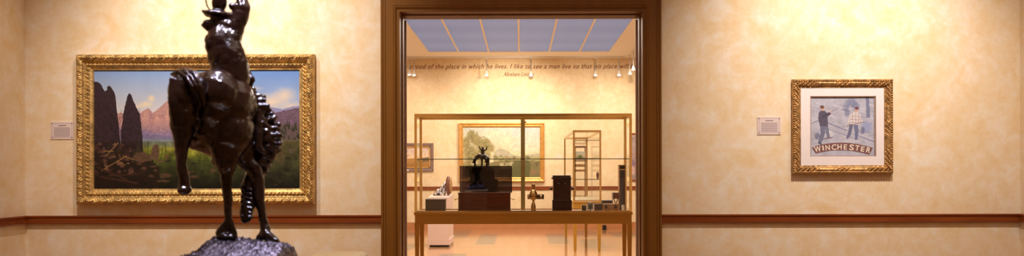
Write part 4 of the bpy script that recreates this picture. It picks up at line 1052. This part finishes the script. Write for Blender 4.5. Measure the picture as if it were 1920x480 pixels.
    E2(471, 148, 30, 8, 8, 8)
    sd = mb.build('saddle', 'bronze', R_, True); remesh(sd, .004, 3, .005, .02)
    # rider
    mb = MB()
    T([(436, 150, -6, 32), (434, 128, -6, 33), (424, 100, -6, 34), (418, 78, -6, 29), (415, 68, -4, 24)], mb)
    E2(402, 84, -10, 16, 24, 20); E2(436, 72, -2, 17, 22, 18)
    T([(437, 66, 0, 17), (444, 48, 4, 16), (452, 28, 8, 15), (457, 14, 10, 13)], mb); E2(461, 14, 8, 9, 9, 8)
    T([(457, 12, 10, 11.5), (452, -8, 16, 9.5), (444, -26, 22, 8)], mb)                 # forearm, up past the hat
    T([(444, -26, 22, 8), (440, -36, 24, 9)], mb)
    for j in range(4): T([(440, -36, 18 + j * 5, 3.2), (434, -43, 18 + j * 5, 3), (432, -38 + j, 18 + j * 5, 2.6)], mb)
    T([(444, -32, 16, 3.4), (438, -30, 12, 3)], mb)
    E2(420, 47, 0, 23, 17, 14, 10); T([(428, 32, 4, 8), (446, 30, 6, 11)], mb); T([(436, 10, 4, 7), (446, 14, 8, 9)], mb)
    T([(418, 66, 0, 14), (411, 50, 2, 11)], mb)                                           # neck
    T([(398, 74, 8, 14), (400, 96, 44, 11), (424, 118, 66, 9), (440, 134, 60, 8)], mb)    # rein arm
    for j in range(4): T([(440, 134, 54 + j * 5, 3.6), (449, 137, 54 + j * 5, 3.2), (447, 144, 54 + j * 5, 3)], mb)
    T([(440, 152, 16, 20), (468, 178, 50, 16), (482, 210, 46, 13), (484, 250, 34, 11), (484, 274, 30, 10)], mb); T([(484, 276, 30, 9), (496, 284, 34, 6)], mb)   # right leg and boot
    T([(412, 150, 10, 20), (384, 180, 10, 16), (376, 214, 4, 12), (378, 246, 2, 10), (386, 256, 2, 7)], mb)   # left leg
    E2(408, 36, 0, 14, 16, 15); E2(404, 38, 14, 5, 5, 5)                                   # head, nose
    rd = mb.build('rider', 'bronze', R_, True); remesh(rd, .0038, 3, .007, .024)
    mb = MB()
    E2(412, 4, 0, 14, 15, 19, 6); mb.ellip(S(406, 25, 0), (24 * U, 26 * U, 7.5 * U), Matrix.Rotation(math.radians(4), 3, 'Y'), 28, 12)
    T([(380, 19, 0, 2.6), (390, 24, 0, 7), (408, 27, 0, 8.5), (428, 28, 0, 7)], mb)
    ht = mb.build('hat', 'bronze', rd, True); remesh(ht, .0034, 2)
    mb = MB(); T([(379, 46, -4, 2.4), (389, 43, -6, 8), (402, 46, -6, 11), (412, 50, -4, 10)], mb); T([(381, 47, -4, 3), (392, 53, -6, 6)], mb)
    nk = mb.build('neckerchief', 'bronze', rd, True); remesh(nk, .0034, 2)
    mb = MB(); T([(432, -38, 24, 1.8), (410, -48, 20, 1.6), (392, -24, 8, 1.5), (386, -4, 0, 1.5), (389, 10, -4, 1.4), (396, 20, -4, 1.2)], mb); mb.build('quirt', 'bronze', rd, True)
    # rocky base
    prof = [(322, 492), (336, 482), (352, 476), (372, 470), (384, 461), (394, 450), (404, 443), (425, 443), (446, 446), (470, 449), (500, 452), (524, 455), (536, 458), (543, 466), (545, 492)]
    xs = np.array([p[0] for p in prof], float); ys = np.array([p[1] for p in prof], float)
    n, mrow = 170, 90; V = []; Fs = []
    xa, xb = PX(321, SD), PX(546, SD)
    for j in range(mrow):
        v = -1 + 2 * j / (mrow - 1)
        for i in range(n):
            u_ = -1 + 2 * i / (n - 1); X_ = (xa + xb) / 2 + u_ * (xb - xa) / 2; d = v * 95
            px = 433.5 + u_ * 112; top = np.interp(px, xs, ys)
            e = min(1, abs(u_) ** 22 + abs(v) ** 4)
            r_ = max(0.0, 1 - e) ** .35
            zt = (500 - top) * U * (r_ * (1 - .38 * v * v))
            w = Vector((X_ * 26, d * .12, 3.1)); nz_ = noise.fractal(w, 1.0, 2.0, 3) * 5 + abs(noise.noise(w * 2.6)) * 8 - 3 + noise.noise(w * 6) * 2
            V.append((X_, SD + d / 622, base_z + max(zt + nz_ * U * r_ * .9, 0)))
    for j in range(mrow - 1):
        for i in range(n - 1): a = j * n + i; Fs.append((a, a + 1, a + n + 1, a + n))
    MB().add(V, Fs).build('rocky_base', 'bronze_rock', R_, True)
    MB().lathe(c.x, SD, [(.01, base_z - .03), (.19, base_z - .03), (.19, base_z - .004), (.185, base_z), (.01, base_z)], 48).build('turntable', 'black_lacquer', R_)
    # pedestal under the statue
    P_ = root('pedestal', (c.x, SD, 0), 'cream pedestal carrying the large bronze, mostly below the picture', 'pedestal')
    box('body', 'cream_paint', P_, c.x - .2, c.x + .2, SD - .2, SD + .2, .1, base_z - .06, .004); box('cap', 'cream_paint', P_, c.x - .21, c.x + .21, SD - .21, SD + .21, base_z - .06, base_z - .03, .004); box('skirting', 'cream_paint', P_, c.x - .21, c.x + .21, SD - .21, SD + .21, 0, .1, .004)
bronze()
def low_plinth():
    D = 3.9; zt = PZ(470.5, D + .57)
    x0, x1 = PX(596, D + .6), PX(692, D + .6)
    R_ = root('display_plinth', ((x0 + x1) / 2, D + .3, 0), 'rounded cream plinth top just showing at the bottom edge, right of the bronze', 'plinth')
    box('body', 'buff_paint', R_, x0, x1, D, D + .6, 0.1, zt, .03); box('skirting', 'buff_paint', R_, x0 - .01, x1 + .01, D - .01, D + .61, 0, .1, .004)
low_plinth()
